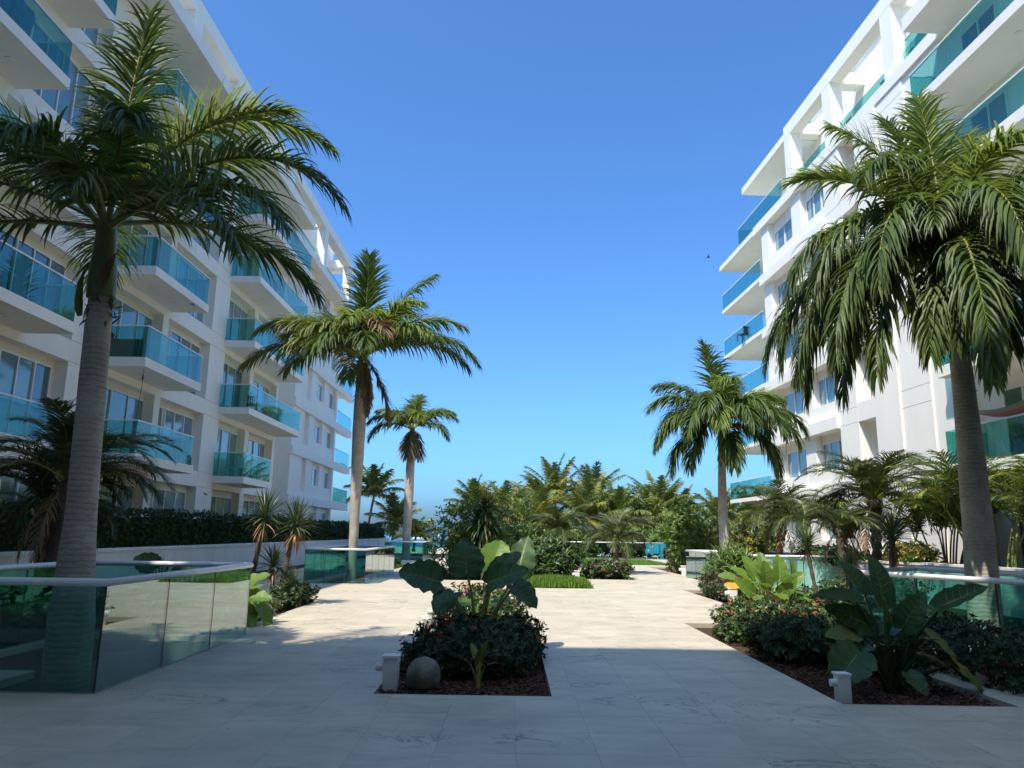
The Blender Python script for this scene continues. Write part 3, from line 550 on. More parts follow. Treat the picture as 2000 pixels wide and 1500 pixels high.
def royal(base, top_, prof, label, fronds, seed, shaft=(0.75, 0.16, 0.11), ll=0.62, lw=0.022, leafm='royal', droop=0.9, nl=62, cs=None, bow=V((0, 0, 0)), group='tall royal palms in the courtyard', plum=0.5, scl=1.0, detail=4):
    r = random.Random(seed); t = thing('royal_palm', label, 'palm tree', tuple(base), group)
    N = 40; pts = curve(base, top_, N, bow); f = lambda x: [prof[i][1]+(prof[i+1][1]-prof[i][1])*((x-prof[i][0])/(prof[i+1][0]-prof[i][0])) for i in range(len(prof)-1) if prof[i][0] <= x <= prof[i+1][0]][0]
    tr = trunk(t, pts, [f(i/N) for i in range(N+1)], 'royal_trunk')
    d = (pts[-1]-pts[-2]).normalized(); a = V(top_)
    c0 = a+d*shaft[0]
    q = MB(); K = 12; q.tube([a-d*0.03+d*(shaft[0]+0.03)*i/K for i in range(K+1)], [shaft[1]*(1.0+0.15*sin(pi*min(1, i/K*1.6)))*(1-i/K)+shaft[2]*(i/K) for i in range(K+1)], 18, wob=0.03); q.build('crownshaft', 'crownshaft', t, True)
    q = MB()                                                      # torn husk ring below the crownshaft
    for k in range(34):
        an = r.uniform(0, 2*pi); z = r.uniform(-0.42, 0.02)*scl; p = a+V((cos(an), sin(an), 0))*shaft[1]*0.96+d*z
        strip(q, p, V((cos(an)*0.35, sin(an)*0.35, -1 if r.random() < .7 else 0.5))+V((r.uniform(-.6, .6), r.uniform(-.6, .6), 0)), V((cos(an), sin(an), 0)), r.uniform(0.08, 0.24)*scl, r.uniform(0.012, 0.04)*scl, 3, 0.2, 0, r.uniform(-.5, .5))
    q.build('husk', 'husk', t)
    for fr_ in fronds:
        az, e0, e1, L = fr_[:4]; o = fr_[4] if len(fr_) > 4 else {}
        q = MB(); st = c0+V((cos(radians(az)), sin(radians(az)), 0))*shaft[2]*0.55-d*r.uniform(0, 0.12)
        kw = dict(nl=nl, ll=ll, lw=lw, droop=droop, plum=plum, seg=detail, rad=0.034*scl); mtl = o.get('m', leafm); kw.update({k: v for k, v in o.items() if k != 'm'})
        frond(q, st, az+r.uniform(-4, 4), e0, e1, L*r.uniform(0.97, 1.03), r, **kw)
        q.build('frond', [mtl, 'rachis'], t)
    return t
BRIGHT = 'royal_bright'
# near palm on the left
L1 = royal((-4.62, 8.45, -3.1), (-4.90, 8.45, 4.30), [(0, .25), (.42, .235), (.5, .232), (.56, .20), (.66, .158), (.8, .150), (.97, .138), (1, .125)], 'large dark palm standing inside the nearest glass balustrade', [
    (100, 87, 74, 3.3, dict(droop=0.9, plum=0.6)), (12, 74, -42, 3.4, dict(m=BRIGHT, droop=1.3, vee=0.5)), (0, 66, -5, 2.7, dict(m=BRIGHT, droop=0.8, vee=0.6)), (354, 42, -62, 3.4, dict(droop=0.9)), (322, 10, -60, 3.0, dict(droop=0.9)), (338, 22, -58, 3.0, dict(droop=1.0)), (304, 58, -62, 2.5, dict(droop=1.3)),
    (172, 52, -12, 3.3, dict(droop=0.3, vee=0.8)), (188, 24, -35, 3.0, dict(droop=0.6)), (205, 0, -72, 2.9, dict()), (150, 46, -10, 2.9, dict(vee=0.6)), (232, 40, -45, 2.3, dict(droop=1.1)), (262, 44, -60, 2.0, dict(droop=1.2)), (120, 26, -40, 2.6, dict()), (28, 16, -55, 2.8, dict()), (285, 20, -60, 2.0, dict())],
    11, (0.95, 0.155, 0.105), 0.80, 0.024, droop=0.8, nl=82, detail=5)
q = MB(); strip(q, (-5.02, 8.30, 4.0), V((-0.25, -0.1, 1)), V((0, -1, 0)), 0.62, 0.055, 6, 0.0, 0.3, 0.5); q.build('dry_spathe', 'royal', L1)
q = MB(); strip(q, (-4.83, 8.29, 4.35), V((0.22, -0.02, 1)), V((0, -1, 0)), 0.46, 0.075, 6, 0.0, 0.3, 0.2); q.build('husk', 'husk', L1)
# second palm on the left
royal((-5.30, 25.9, -3.1), (-5.36, 25.9, 6.55), [(0, .2), (.42, .15), (.55, .165), (.7, .20), (.85, .225), (.97, .21), (1, .19)], 'tall pale trunked palm with brown hanging fronds inside the middle glass balustrade', [
    (95, 86, 80, 4.2, dict(droop=0.5)), (20, 66, 35, 4.2, dict(droop=1.1)), (60, 60, 10, 3.6, dict()), (5, 52, -28, 4.0, dict(droop=1.0, m=BRIGHT)), (350, 32, -62, 4.5, dict()), (330, 40, -40, 3.4, dict(m=BRIGHT)), (178, 50, -30, 3.9, dict(m=BRIGHT)), (165, 40, -20, 3.6, dict(m=BRIGHT)),
    (188, 22, -52, 4.4, dict()), (212, 30, -60, 3.2, dict(m='coco')), (235, 45, -50, 3.0, dict(m='coco')), (140, 55, 5, 3.4, dict()), (270, 55, -45, 2.8, dict(m=BRIGHT)), (300, 52, -60, 2.6, dict(m='royal_dry')), (15, 30, -55, 4.2, dict()), (40, 45, -20, 3.8, dict(m=BRIGHT)), (200, 40, -45, 4.0, dict(m='coco')), (155, 28, -50, 4.0, dict()), (250, 25, -65, 3.4, dict()), (285, 30, -65, 3.2, dict()), (320, 60, -20, 3.4, dict(m=BRIGHT)), (345, -55, -88, 2.8, dict(m='royal_dry', ll=0.6)), (300, -60, -88, 2.4, dict(m='royal_dry', ll=0.5)), (110, 20, -40, 3.4, dict())],
    12, (1.25, 0.19, 0.15), 1.15, 0.042, droop=1.1, nl=80, scl=1.3)
# far slim palm on the left
royal((-6.42, 47.0, -3.1), (-6.33, 47.0, 7.15), [(0, .26), (.4, .25), (.7, .29), (.9, .26), (.97, .2), (1, .17)], 'slim distant palm with a small tufted crown against the sea sky', [
    (80, 80, 40, 2.6, {}), (15, 55, -25, 3.0, dict(m=BRIGHT)), (50, 50, 0, 2.8, {}), (345, 45, -45, 3.2, {}), (165, 55, -15, 2.8, dict(m=BRIGHT)), (190, 40, -50, 3.0, {}), (205, 20, -75, 3.2, {}), (335, 20, -72, 3.0, {}), (140, 45, -10, 2.8, {}), (250, 50, -60, 2.6, {}), (290, 50, -60, 2.6, dict(m=BRIGHT)), (260, -60, -85, 2.0, dict(m='royal_dry')), (330, -65, -88, 2.0, dict(m='royal_dry')), (100, 60, 20, 2.6, {})],
    13, (1.0, 0.2, 0.16), 1.15, 0.06, droop=1.2, nl=56, scl=1.5)
# near palm on the right, weeping crown
royal((7.32, 11.9, -0.1), (7.38, 11.9, 5.0), [(0, .235), (.2, .232), (.45, .21), (.75, .175), (.95, .15), (1, .14)], 'large weeping palm with a pale trunk on the right, frond shadows across its trunk', [
    (228, 40, -89, 3.3, dict(pw=0.5, droop=1.7)), (240, 45, -89, 3.2, dict(pw=0.48, droop=1.7)), (254, 45, -89, 3.2, dict(pw=0.48, droop=1.7)), (232, 70, -70, 2.8, dict(pw=0.9, droop=1.5)), (200, 40, -89, 4.1, dict(pw=0.5, droop=1.7)), (215, 45, -89, 4.1, dict(pw=0.5, droop=1.7)), (270, 45, -89, 4.1, dict(pw=0.5, droop=1.7)), (295, 45, -89, 4.1, dict(pw=0.5, droop=1.7)), (180, 45, -89, 4.1, dict(pw=0.5, droop=1.7)),
    (186, 80, -86, 4.00, dict(pw=0.7, droop=1.7)), (200, 80, -88, 4.00, dict(pw=0.66, droop=1.8)), (218, 80, -88, 4.00, dict(pw=0.66, droop=1.8)), (258, 74, -86, 4.30, dict(pw=0.66, droop=1.7)), (280, 74, -86, 4.30, dict(pw=0.66, droop=1.7)), (302, 74, -86, 4.30, dict(pw=0.66, droop=1.8)), (325, 74, -88, 4.30, dict(pw=0.66, droop=1.8)), (345, 74, -86, 4.30, dict(pw=0.66, droop=1.8)), (5, 74, -84, 4.30, dict(pw=0.68, droop=1.6)),
    (168, 66, -18, 3.30, dict(m=BRIGHT, pw=1.8, droop=0.8, vee=0.75)), (150, 72, 5, 3.20, dict(droop=0.9, m=BRIGHT)), (120, 80, 45, 2.80, dict(droop=0.9)), (60, 76, 25, 3.40, dict(m=BRIGHT, droop=0.9)), (20, 66, -30, 3.60, dict(droop=1.4)), (340, 70, -35, 3.40, dict(droop=1.3)), (110, 50, -40, 3.40, {}), (135, 40, -80, 3.80, dict(pw=0.66)), (45, 40, -80, 3.80, dict(pw=0.66)), (160, 52, -84, 4.15, dict(pw=0.66, droop=1.6)), (210, 38, -89, 3.77, dict(pw=0.7, droop=1.6)), (290, 22, -89, 3.62, dict(pw=0.6, droop=1.7)), (315, 24, -89, 3.93, dict(pw=0.6, droop=1.7)), (195, 26, -89, 3.56, dict(pw=0.7, droop=1.6)), (335, 24, -89, 3.83, dict(pw=0.7, droop=1.6)), (75, 86, 66, 3.70, dict(droop=0.8, m=BRIGHT)), (150, 80, 35, 3.50, dict(droop=1.0, m=BRIGHT)), (40, 76, 40, 3.60, dict(droop=1.0)), (115, 84, 58, 3.40, dict(droop=0.9)), (272, 74, -45, 2.90, dict(m=BRIGHT, droop=1.2)), (215, 68, -60, 3.20, dict(droop=1.4)), (192, 46, -89, 4.19, dict(pw=0.6, droop=1.8)), (205, 52, -89, 4.37, dict(pw=0.62, droop=1.8)), (243, 40, -89, 4.60, dict(pw=0.58, droop=1.8)), (262, 44, -89, 4.50, dict(pw=0.58, droop=1.8)), (283, 42, -89, 4.50, dict(pw=0.58, droop=1.8)), (304, 44, -89, 4.60, dict(pw=0.6, droop=1.8)), (322, 42, -89, 4.70, dict(pw=0.6, droop=1.8)), (342, 44, -89, 4.50, dict(pw=0.6, droop=1.8)), (175, 50, -89, 4.09, dict(pw=0.65, droop=1.8))],
    14, (1.2, 0.165, 0.12), 0.90, 0.028, droop=1.3, nl=96, detail=5, bow=V((0.04, 0, 0)))
# far palm on the right
royal((8.85, 30.9, -0.1), (8.80, 30.9, 5.0), [(0, .235), (.3, .22), (.7, .18), (.95, .15), (1, .14)], 'medium palm with a drooping crown beside the leafy green bush', [
    (118, 84, 66, 3.79, dict(droop=0.9)), (160, 62, -10, 3.47, dict(droop=1.2)), (185, 52, -50, 3.57, dict(droop=1.3)), (15, 58, -35, 3.57, dict(m=BRIGHT, droop=1.3)), (345, 45, -70, 3.79, dict(pw=1.1)), (200, 40, -82, 3.79, dict(pw=1.0)), (225, 45, -82, 3.57, dict(pw=1.0)), (250, 50, -80, 3.37, dict(pw=1.0, m=BRIGHT)), (280, 55, -80, 3.37, dict(pw=1.0)), (310, 48, -82, 3.57, dict(pw=1.0)), (335, 40, -84, 3.67, dict(pw=1.0)), (60, 60, 0, 3.15, {}), (130, 45, -50, 3.15, {}), (265, 15, -88, 3.15, dict(pw=0.7)), (215, 10, -88, 3.15, dict(pw=0.7)), (325, 10, -88, 3.15, dict(pw=0.7)), (175, 30, -78, 3.47, dict(pw=1.0)), (240, 62, -70, 3.35, dict(pw=1.1)), (300, 60, -70, 3.26, dict(pw=1.1)), (190, 15, -88, 3.35, dict(pw=0.7)), (345, 15, -88, 3.26, dict(pw=0.7)), (30, 40, -70, 3.35, {}), (100, 50, -40, 3.16, {}), (265, 72, -20, 2.94, dict(m=BRIGHT))],
    15, (1.3, 0.16, 0.12), 1.22, 0.048, droop=1.5, nl=84, scl=1.2, bow=V((-0.08, 0, 0)))
# ---- feathery date palms (clumps of fine arching fronds)
def datepalm(base, hgt, L, n, label, seed, lean=(0, 0), tw=0.09, ll=0.30, nl=46, group='feathery date palms', dead=3, up_=60, mtl='phoenix', lw=0.010):
    r = random.Random(seed); t = thing('date_palm', label, 'palm tree', tuple(base), group); b = V(base); c = b+V((lean[0], lean[1], hgt))
    trunk(t, curve(b-V((0, 0, 0.15)), c, 16, V((lean[0]*0.3, 0, 0))), [tw*(1+0.25*(i % 2))*(1+0.5*(i/16)**3) for i in range(17)], 'phoenix_trunk', 14, wob=0.2)
    q = MB()
    for k in range(46):
        an = r.uniform(0, 2*pi); p = c+V((cos(an)*tw*1.2, sin(an)*tw*1.2, r.uniform(-0.35, 0.05)*L*0.6)); strip(q, p, V((cos(an), sin(an), 0.9)), V((cos(an), sin(an), 0)), r.uniform(.08, .2)*L*0.5, 0.02*L*0.7, 2, -0.2, 0)
    q.build('husk', 'husk', t)
    for k in range(n):
        az = 360*k/n*2.4+r.uniform(-12, 12); e0 = r.uniform(20, 82); q = MB()
        frond(q, c, az, e0, e0-r.uniform(75, 120), L*r.uniform(0.8, 1.1), r, nl=nl, ll=ll*L/1.5, lw=lw, droop=0.5, plum=0.25, pw=1.3, rad=0.012*L, start=0.16, seg=3, fold=0.3, vee=0.35)
        q.build('frond', [mtl, 'petiole'], t)
    for k in range(dead):
        q = MB(); frond(q, c-V((0, 0, 0.05)), r.uniform(0, 360), -35, -88, L*0.75, r, nl=24, ll=ll*L/1.8, lw=lw, droop=1.0, pw=0.6, rad=0.01*L, seg=3); q.build('dead_frond', ['yucca_dry', 'yucca_dry'], t)
datepalm((-8.45, 13.8, -0.09), 2.5, 2.0, 30, 'dark feathery date palm in the shade behind the nearest trunk', 21, (0.25, 0), 0.10, 0.40, 58, lw=0.016)
datepalm((-8.9, 15.0, -0.09), 2.0, 1.7, 20, 'smaller shaded date palm stem close to the low white wall', 22, (-0.35, 0), 0.09, 0.40, 48, lw=0.016)
datepalm((1.98, 30.0, -0.09), 1.75, 1.75, 34, 'slender date palm rising from the mounded grass bed', 23, (0.02, 0), 0.075, 0.36, 50, dead=5, lw=0.016)
datepalm((4.3, 33.0, -0.09), 1.45, 2.0, 34, 'leaning twin stemmed date palm above the round reddish bush', 24, (0.35, 0), 0.10, 0.38, 50, dead=1, lw=0.016)
datepalm((11.65, 24.2, 0.86), 2.0, 2.5, 36, 'largest date palm before the white slot window of the right block', 25, (0.1, 0), 0.13, 0.40, 54, dead=3, lw=0.018)
datepalm((9.6, 27.5, 0.8), 1.5, 2.0, 30, 'date palm with dark husks just right of the medium drooping palm', 26, (0.3, 0), 0.11, 0.38, 46, dead=3, lw=0.017)
datepalm((10.4, 26.0, 0.86), 1.2, 1.9, 28, 'young date palm between two darker stems above the garden wall', 27, (-0.2, 0), 0.10, 0.38, 46, dead=2, lw=0.017)
datepalm((10.1, 22.6, -0.09), 2.0, 1.5, 20, 'slim date palm with a browning frond in front of the garden wall', 28, (-0.25, 0), 0.075, 0.36, 40, dead=5, lw=0.016)
# ---- coconut palms behind the lawn
def coconut(base, hgt, L, n, label, seed, lean=(0, 0), yellow=0.3, ll=1.1, lw=0.055, nl=56, group='coconut palms behind the lawn', tw=0.14):
    r = random.Random(seed); t = thing('coconut_palm', label, 'palm tree', tuple(base), group); b = V(base); c = b+V((lean[0], lean[1], hgt))
    trunk(t, curve(b, c, 14, V((-lean[0]*0.25, 0, 0))), [tw*(1.5-0.7*min(1, i/4)) if i < 4 else tw*0.8 for i in range(15)], 'coco_trunk', 10)
    for k in range(n):
        az = 137.5*k+r.uniform(-15, 15); e0 = 88-78*(k/n)**0.8+r.uniform(-8, 8); q = MB(); y = r.random() < yellow*0.6*(0.4+k/n)
        frond(q, c, az, e0, e0-r.uniform(50, 95)*(0.45+0.55*k/n), L*r.uniform(0.85, 1.1), r, nl=nl, ll=ll, lw=lw, droop=1.0, plum=0.2, pw=1.5, rad=0.035, seg=3, fold=0.3, vee=0.1)
        q.build('frond', ['coco_yellow' if y else 'coco', 'coco_yellow'], t)
CC = [(-3.0, 72, 4.0, 2.6, 'coconut palm top just behind the glossy dracaena', .1), (-0.7, 66, 2.9, 3.2, 'yellowing coconut palm low behind the dracaena and its right flank', .8), (2.2, 74, 3.6, 3.6, 'coconut palm with upright fronds left of the tallest crown', .5), (4.6, 76, 5.4, 3.8, 'tallest coconut palm crown behind the centre lawn', .3), (8.0, 76, 5.2, 3.6, 'dark coconut palm with a plume like spear beside the tallest crown', .1),
      (7.2, 66, 2.9, 3.3, 'coconut palm with one broad pale arching frond', .6), (10.2, 68, 3.0, 3.2, 'low coconut palm behind the blue board', .45), (14.6, 76, 4.2, 3.6, 'coconut palm with an orange tinted heart behind the right lawn end', .5), (17.2, 78, 3.4, 3.0, 'coconut palm partly behind the leafy green bush', .4), (19.6, 72, 3.0, 3.2, 'coconut palm just left of the medium drooping palm trunk', .5), (2.9, 64, 2.2, 3.0, 'short coconut palm with gold fronds above the far fence', .9), (12.9, 70, 2.4, 3.0, 'small coconut palm in the gap before the blue sky notch', .4), (23.5, 74, 3.4, 3.2, 'coconut palm between the medium drooping palm and the right block', .4)]
for i, (x, y, h_, L, lab, yl) in enumerate(CC): coconut((x, y, -0.3), h_, L*1.22, 28, lab, 40+i, (rng.uniform(-0.5, 0.5), 0), yl)
coconut((-13.2, 70, -0.3), 5.2, 3.2, 18, 'coconut palm at the sea end of the left block', 61, (0.5, 0), .3, group='coconut palms by the left block'); coconut((-11.2, 72, -0.3), 2.6, 3.0, 16, 'low coconut palm beyond the hedge end', 62, (0.3, 0), .4, group='coconut palms by the left block'); coconut((-9.6, 76, -0.3), 1.4, 2.4, 14, 'smallest coconut palm nearest the sea beside the hedge end', 63, (0.2, 0), .5, group='coconut palms by the left block')
# ---- areca clumps on the right
def areca(base, hgt, n, label, seed, spread=0.8, L=1.9, yellow=0.2):
    r = random.Random(seed); t = thing('areca_palm', label, 'palm clump', tuple(base), 'areca palm clumps'); b = V(base)
    for k in range(n):
        an, ra = r.uniform(0, 2*pi), r.uniform(0.05, 0.45)*spread; p = b+V((cos(an)*ra, sin(an)*ra, 0)); h_ = hgt*r.uniform(0.45, 1.0); e = p+V((cos(an)*0.35*spread, sin(an)*0.35*spread, h_))
        q = MB(); q.tube(curve(p, e, 6, V((cos(an)*-0.06, sin(an)*-0.06, 0))), [0.03, .028, .026, .025, .024, .022, .018], 7); q.build('stem', 'petiole', t)
        for j in range(5):
            q = MB(); az = math.degrees(an)+72*j+r.uniform(-25, 25); frond(q, e-V((0, 0, 0.1)), az, r.uniform(55, 82), r.uniform(-50, 0), L*r.uniform(0.7, 1.1), r, nl=26, ll=0.52, lw=0.022, droop=0.7, plum=0.1, pw=1.4, rad=0.014, seg=3, vee=0.5)
            q.build('frond', ['areca_yellow' if r.random() < yellow else 'areca', 'petiole'], t)
areca((12.9, 22.5, 0.86), 1.7, 11, 'areca clump filling the space left of the big right trunk', 71, 1.4, 2.0, .12); areca((12.6, 19.5, 0.86), 1.9, 12, 'areca clump directly behind the big right trunk', 72, 1.5, 2.0, .15); areca((12.9, 16.3, 0.86), 1.9, 13, 'areca clump at the right edge with yellow green fronds', 73, 1.4, 2.0, .3); areca((13.4, 14.0, 0.86), 2.2, 11, 'darkest areca clump at the far right edge', 74, 1.3, 2.0, .1); areca((12.2, 25.8, 0.86), 1.3, 6, 'areca clump right of the largest date palm', 75, 1.2, 1.8, .15); areca((10.0, 39.5, 0.0), 1.9, 7, 'golden areca clump beside the medium drooping palm trunk', 76, 1.3, 1.9, .45)
# ---- leafy shrubs
def leaf(mb, p, d, nm, L, W_, mi=0, r=rng):
    d = d.normalized(); s_ = d.cross(nm); s_ = s_.normalized() if s_.length > 1e-3 else V((1, 0, 0)); nn = s_.cross(d)
    mb.add([p, p+d*L*0.45+s_*W_-nn*W_*0.0, p+d*L-nn*L*0.12, p+d*L*0.45-s_*W_, p+d*L*0.5-nn*W_*0.35], [(0, 1, 4), (1, 2, 4), (2, 3, 4), (3, 0, 4)], mi)
def shrub(name, base, size, n, label, cat, seed, mats=('shrub',), L=0.09, W_=0.022, group=None, flowers=0, boxy=2.4, clump=7, stems=7, fm='flower', core=None, up_=0.5, lump=0.25, gap=0.0, fs=0.013):
    """shrub of leaf whorls at twig ends over an uneven body; size = half extents x, y and full height"""
    r = random.Random(seed); t = thing(name, label, cat, tuple(base), group); b = V(base); q = MB(); fl = MB(); sx, sy, sz = size; sd = V((seed*1.7, seed*0.3, 0))
    def surf(d):
        m = (abs(d.x)**boxy+abs(d.y)**boxy+abs(d.z)**boxy)**(-1/boxy); m *= 1+lump*noise.noise(d*2.2+sd)+lump*0.5*noise.noise(d*5+sd)
        return V((d.x*sx*m, d.y*sy*m, sz*0.5+d.z*sz*0.5*m))
    tw = []
    for _ in range(n):
        d = V((r.gauss(0, 1), r.gauss(0, 1), r.gauss(0, 1)+0.15)).normalized(); s_ = surf(d); 
        if gap and noise.noise(s_*3.1/max(sx, 0.4)+sd) > 0.55-gap: continue
        p = b+s_*r.uniform(0.62, 1.0) if r.random() < 0.55 else b+V((s_.x*r.uniform(.3, 1), s_.y*r.uniform(.3, 1), s_.z*r.uniform(.7, 1)))
        if p.z < b.z+0.02: continue
        o = V((d.x, d.y, d.z+up_)).normalized(); mi = r.randrange(len(mats))
        for k in range(clump):
            a = 2*pi*k/clump+r.random(); x = o.orthogonal().normalized(); y = o.cross(x); dd = (x*cos(a)+y*sin(a))*r.uniform(0.7, 1.2)+o*r.uniform(0.3, 1.1)
            leaf(q, p+o*r.uniform(-0.4, 0.4)*L, dd, o, L*r.uniform(0.7, 1.25), W_*r.uniform(0.8, 1.2), mi)
        if flowers and r.random() < flowers and d.z > -0.2:
            for k in range(16):
                a = r.uniform(0, 2*pi); x = o.orthogonal().normalized(); y = o.cross(x); f_ = p+o*(L*0.8+r.uniform(0, .02))+(x*cos(a)+y*sin(a))*r.uniform(0, 0.045); leaf(fl, f_, o+(x*cos(a)+y*sin(a))*0.9, o, fs*2, fs*0.8)
    q.build('foliage', list(mats), t)
    if fl.v: fl.build('flowers', fm, t)
    s_ = MB()
    for k in range(stems):
        a = r.uniform(0, 2*pi); rr = r.uniform(0.1, 0.7); e = b+V((cos(a)*sx*rr, sin(a)*sy*rr, sz*r.uniform(0.5, 0.85))); s_.tube(curve(b+V((cos(a)*sx*rr*0.7, sin(a)*sy*rr*0.7, -0.06)), e, 4, V((r.uniform(-.05, .05), 0, 0))), [0.014, .012, .010, .008, .005], 5)
    s_.build('stem', 'stem', t)
    return t
IX = 'ixora shrubs in the planters'
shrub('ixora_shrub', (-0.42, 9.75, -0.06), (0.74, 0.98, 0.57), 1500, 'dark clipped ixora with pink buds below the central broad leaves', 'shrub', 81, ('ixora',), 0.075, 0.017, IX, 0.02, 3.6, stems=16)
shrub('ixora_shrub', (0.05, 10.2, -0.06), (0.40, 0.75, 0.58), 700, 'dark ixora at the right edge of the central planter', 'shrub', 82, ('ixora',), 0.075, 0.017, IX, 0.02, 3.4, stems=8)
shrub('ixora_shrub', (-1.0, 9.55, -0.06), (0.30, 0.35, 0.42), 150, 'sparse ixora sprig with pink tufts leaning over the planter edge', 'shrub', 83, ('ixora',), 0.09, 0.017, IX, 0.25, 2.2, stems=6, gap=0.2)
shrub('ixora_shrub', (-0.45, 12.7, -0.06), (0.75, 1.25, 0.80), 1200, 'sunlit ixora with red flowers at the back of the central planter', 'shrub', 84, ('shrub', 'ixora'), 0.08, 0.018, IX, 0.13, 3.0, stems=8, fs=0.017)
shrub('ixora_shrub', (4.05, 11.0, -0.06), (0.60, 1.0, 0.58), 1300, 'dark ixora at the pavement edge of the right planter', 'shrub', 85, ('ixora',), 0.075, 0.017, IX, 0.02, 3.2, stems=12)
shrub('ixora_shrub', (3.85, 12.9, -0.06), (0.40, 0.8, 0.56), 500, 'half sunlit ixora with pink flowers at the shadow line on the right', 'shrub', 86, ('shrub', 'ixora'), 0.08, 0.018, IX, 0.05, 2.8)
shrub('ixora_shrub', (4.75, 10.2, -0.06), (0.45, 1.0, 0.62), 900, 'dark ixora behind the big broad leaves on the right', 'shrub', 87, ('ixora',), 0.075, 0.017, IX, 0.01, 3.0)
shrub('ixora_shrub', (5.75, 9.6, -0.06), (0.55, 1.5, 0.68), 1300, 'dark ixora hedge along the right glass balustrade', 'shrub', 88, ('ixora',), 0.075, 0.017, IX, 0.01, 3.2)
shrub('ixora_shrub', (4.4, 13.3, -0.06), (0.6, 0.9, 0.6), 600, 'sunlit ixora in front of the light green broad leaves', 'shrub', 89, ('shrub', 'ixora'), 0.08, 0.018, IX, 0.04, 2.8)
shrub('ixora_shrub', (5.85, 20.8, -0.06), (0.55, 1.5, 0.75), 700, 'ixora with orange buds round the bollard below the orange leaf', 'shrub', 90, ('shrub', 'ixora', 'shrub_red'), 0.09, 0.022, IX, 0.06, 2.6)
shrub('reddish_bush', (3.75, 29.4, -0.06), (0.95, 0.8, 0.72), 800, 'round reddish green bush under the leaning date palm', 'shrub', 91, ('shrub', 'shrub_red', 'ixora'), 0.11, 0.03, None, 0, 2.8, lump=0.15)
shrub('dark_bush', (1.6, 29.0, -0.06), (1.25, 1.2, 1.5), 800, 'dark strappy bush at the foot of the slender date palm', 'shrub', 92, ('hedge', 'shrub'), 0.26, 0.03, None, 0, 2.2, up_=0.8)
shrub('plumeria', (-1.45, 29.5, -0.06), (1.6, 1.4, 3.1), 1000, 'broad leafy plumeria shrub left of the dracaena rosettes', 'shrub', 93, ('shrub_bright', 'shrub', 'shrub_bright'), 0.20, 0.035, None, 0, 2.2, lump=0.45, gap=0.25)
shrub('plumeria', (0.1, 30.8, -0.06), (1.0, 1.0, 3.3), 500, 'bright leafy shrub right of the dracaena rosettes', 'shrub', 94, ('shrub_bright', 'shrub'), 0.22, 0.03, None, 0, 2.2, lump=0.5, gap=0.25)
shrub('green_bush', (7.95, 34.3, -0.06), (1.05, 1.05, 3.2), 1500, 'tall bright green bush at the end of the right glass balustrade', 'shrub', 95, ('shrub_bright', 'shrub'), 0.13, 0.032, None, 0, 2.2, lump=0.45, gap=0.2)
shrub('green_bush', (9.2, 36.3, -0.06), (1.3, 1.0, 3.0), 1000, 'darker green bush merging behind the tall bright one', 'shrub', 96, ('shrub',), 0.14, 0.034, None, 0, 2.2, lump=0.45, gap=0.2)
shrub('croton', (9.6, 30.2, 0.5), (0.7, 0.6, 1.9), 420, 'yellow croton behind the medium drooping palm trunk', 'shrub', 97, ('croton', 'shrub'), 0.13, 0.03, None, 0, 2.2)
shrub('croton', (11.6, 21.9, 0.8), (0.7, 0.9, 0.7), 380, 'low yellow croton on top of the right garden wall', 'shrub', 98, ('croton', 'shrub_bright'), 0.12, 0.03)
shrub('green_bush', (10.6, 25.0, 0.8), (0.7, 2.2, 0.55), 700, 'low dark bush row along the top of the right garden wall', 'shrub', 99, ('shrub', 'hedge'), 0.12, 0.03)
shrub('silver_shrub', (-4.85, 14.6, -0.06), (0.40, 1.0, 0.42), 420, 'silvery variegated shrub at the paving edge beside broad leaves', 'shrub', 100, ('silver', 'shrub'), 0.08, 0.02, None, 0, 2.4, up_=0.9)
shrub('ixora_shrub', (-4.85, 17.2, -0.06), (0.42, 1.2, 0.5), 500, 'low dark shrub on the left bed corner by the pavement', 'shrub', 101, ('hedge', 'ixora'), 0.085, 0.022, IX, 0, 2.6)
shrub('green_bush', (-7.6, 12.9, -0.06), (0.9, 0.6, 0.8), 450, 'shaded bush behind the nearest glass balustrade', 'shrub', 102, ('hedge', 'shrub'), 0.12, 0.03)
shrub('green_bush', (-8.2, 9.6, -0.06), (0.9, 1.6, 0.75), 700, 'dark bush seen through the nearest glass at the left edge', 'shrub', 103, ('hedge',), 0.12, 0.03)
shrub('green_bush', (-5.9, 37.2, -0.06), (0.6, 1.1, 0.45), 260, 'small dark bush between the middle and far glass balustrades', 'shrub', 104, ('hedge', 'shrub'), 0.12, 0.03)
shrub('green_bush', (-0.7, 35.5, -0.06), (1.6, 1.3, 1.6), 600, 'mid green shrub mass behind the dracaena', 'shrub', 105, ('shrub', 'shrub_bright'), 0.16, 0.035)
shrub('green_bush', (6.4, 22.0, -0.06), (0.7, 0.9, 1.25), 260, 'strappy bright lily clump left of the light broad leaves', 'shrub', 106, ('shrub_bright', 'shrub'), 0.42, 0.026, None, 0, 2.2, up_=1.2, clump=8)
US = [(-2.5, 60, 2.4, 2.6), (1.5, 61, 2.4, 2.4), (5.4, 60.5, 2.3, 2.2), (9.2, 61, 2.4, 2.3), (13.2, 60, 2.4, 2.8), (17.0, 61, 2.6, 3.0), (21.0, 60, 2.6, 3.2)]
for i, (x, y_, sx_, h_) in enumerate(US):
    shrub('seaside_bush', (x, y_, -0.1), (sx_, 1.4, h_), 900, ['bushy green thicket behind the dracaena', 'low thicket left of the far fence middle', 'low thicket behind the middle of the far fence', 'thicket just left of the turquoise board', 'thicket just right of the turquoise board', 'thicket behind the tall bright green bush', 'thicket beside the right block corner'][i], 'shrub', 130+i, ('shrub', 'coco', 'shrub_bright'), 0.42, 0.06, 'seaside thicket bushes', 0, 2.2, clump=6, lump=0.5)
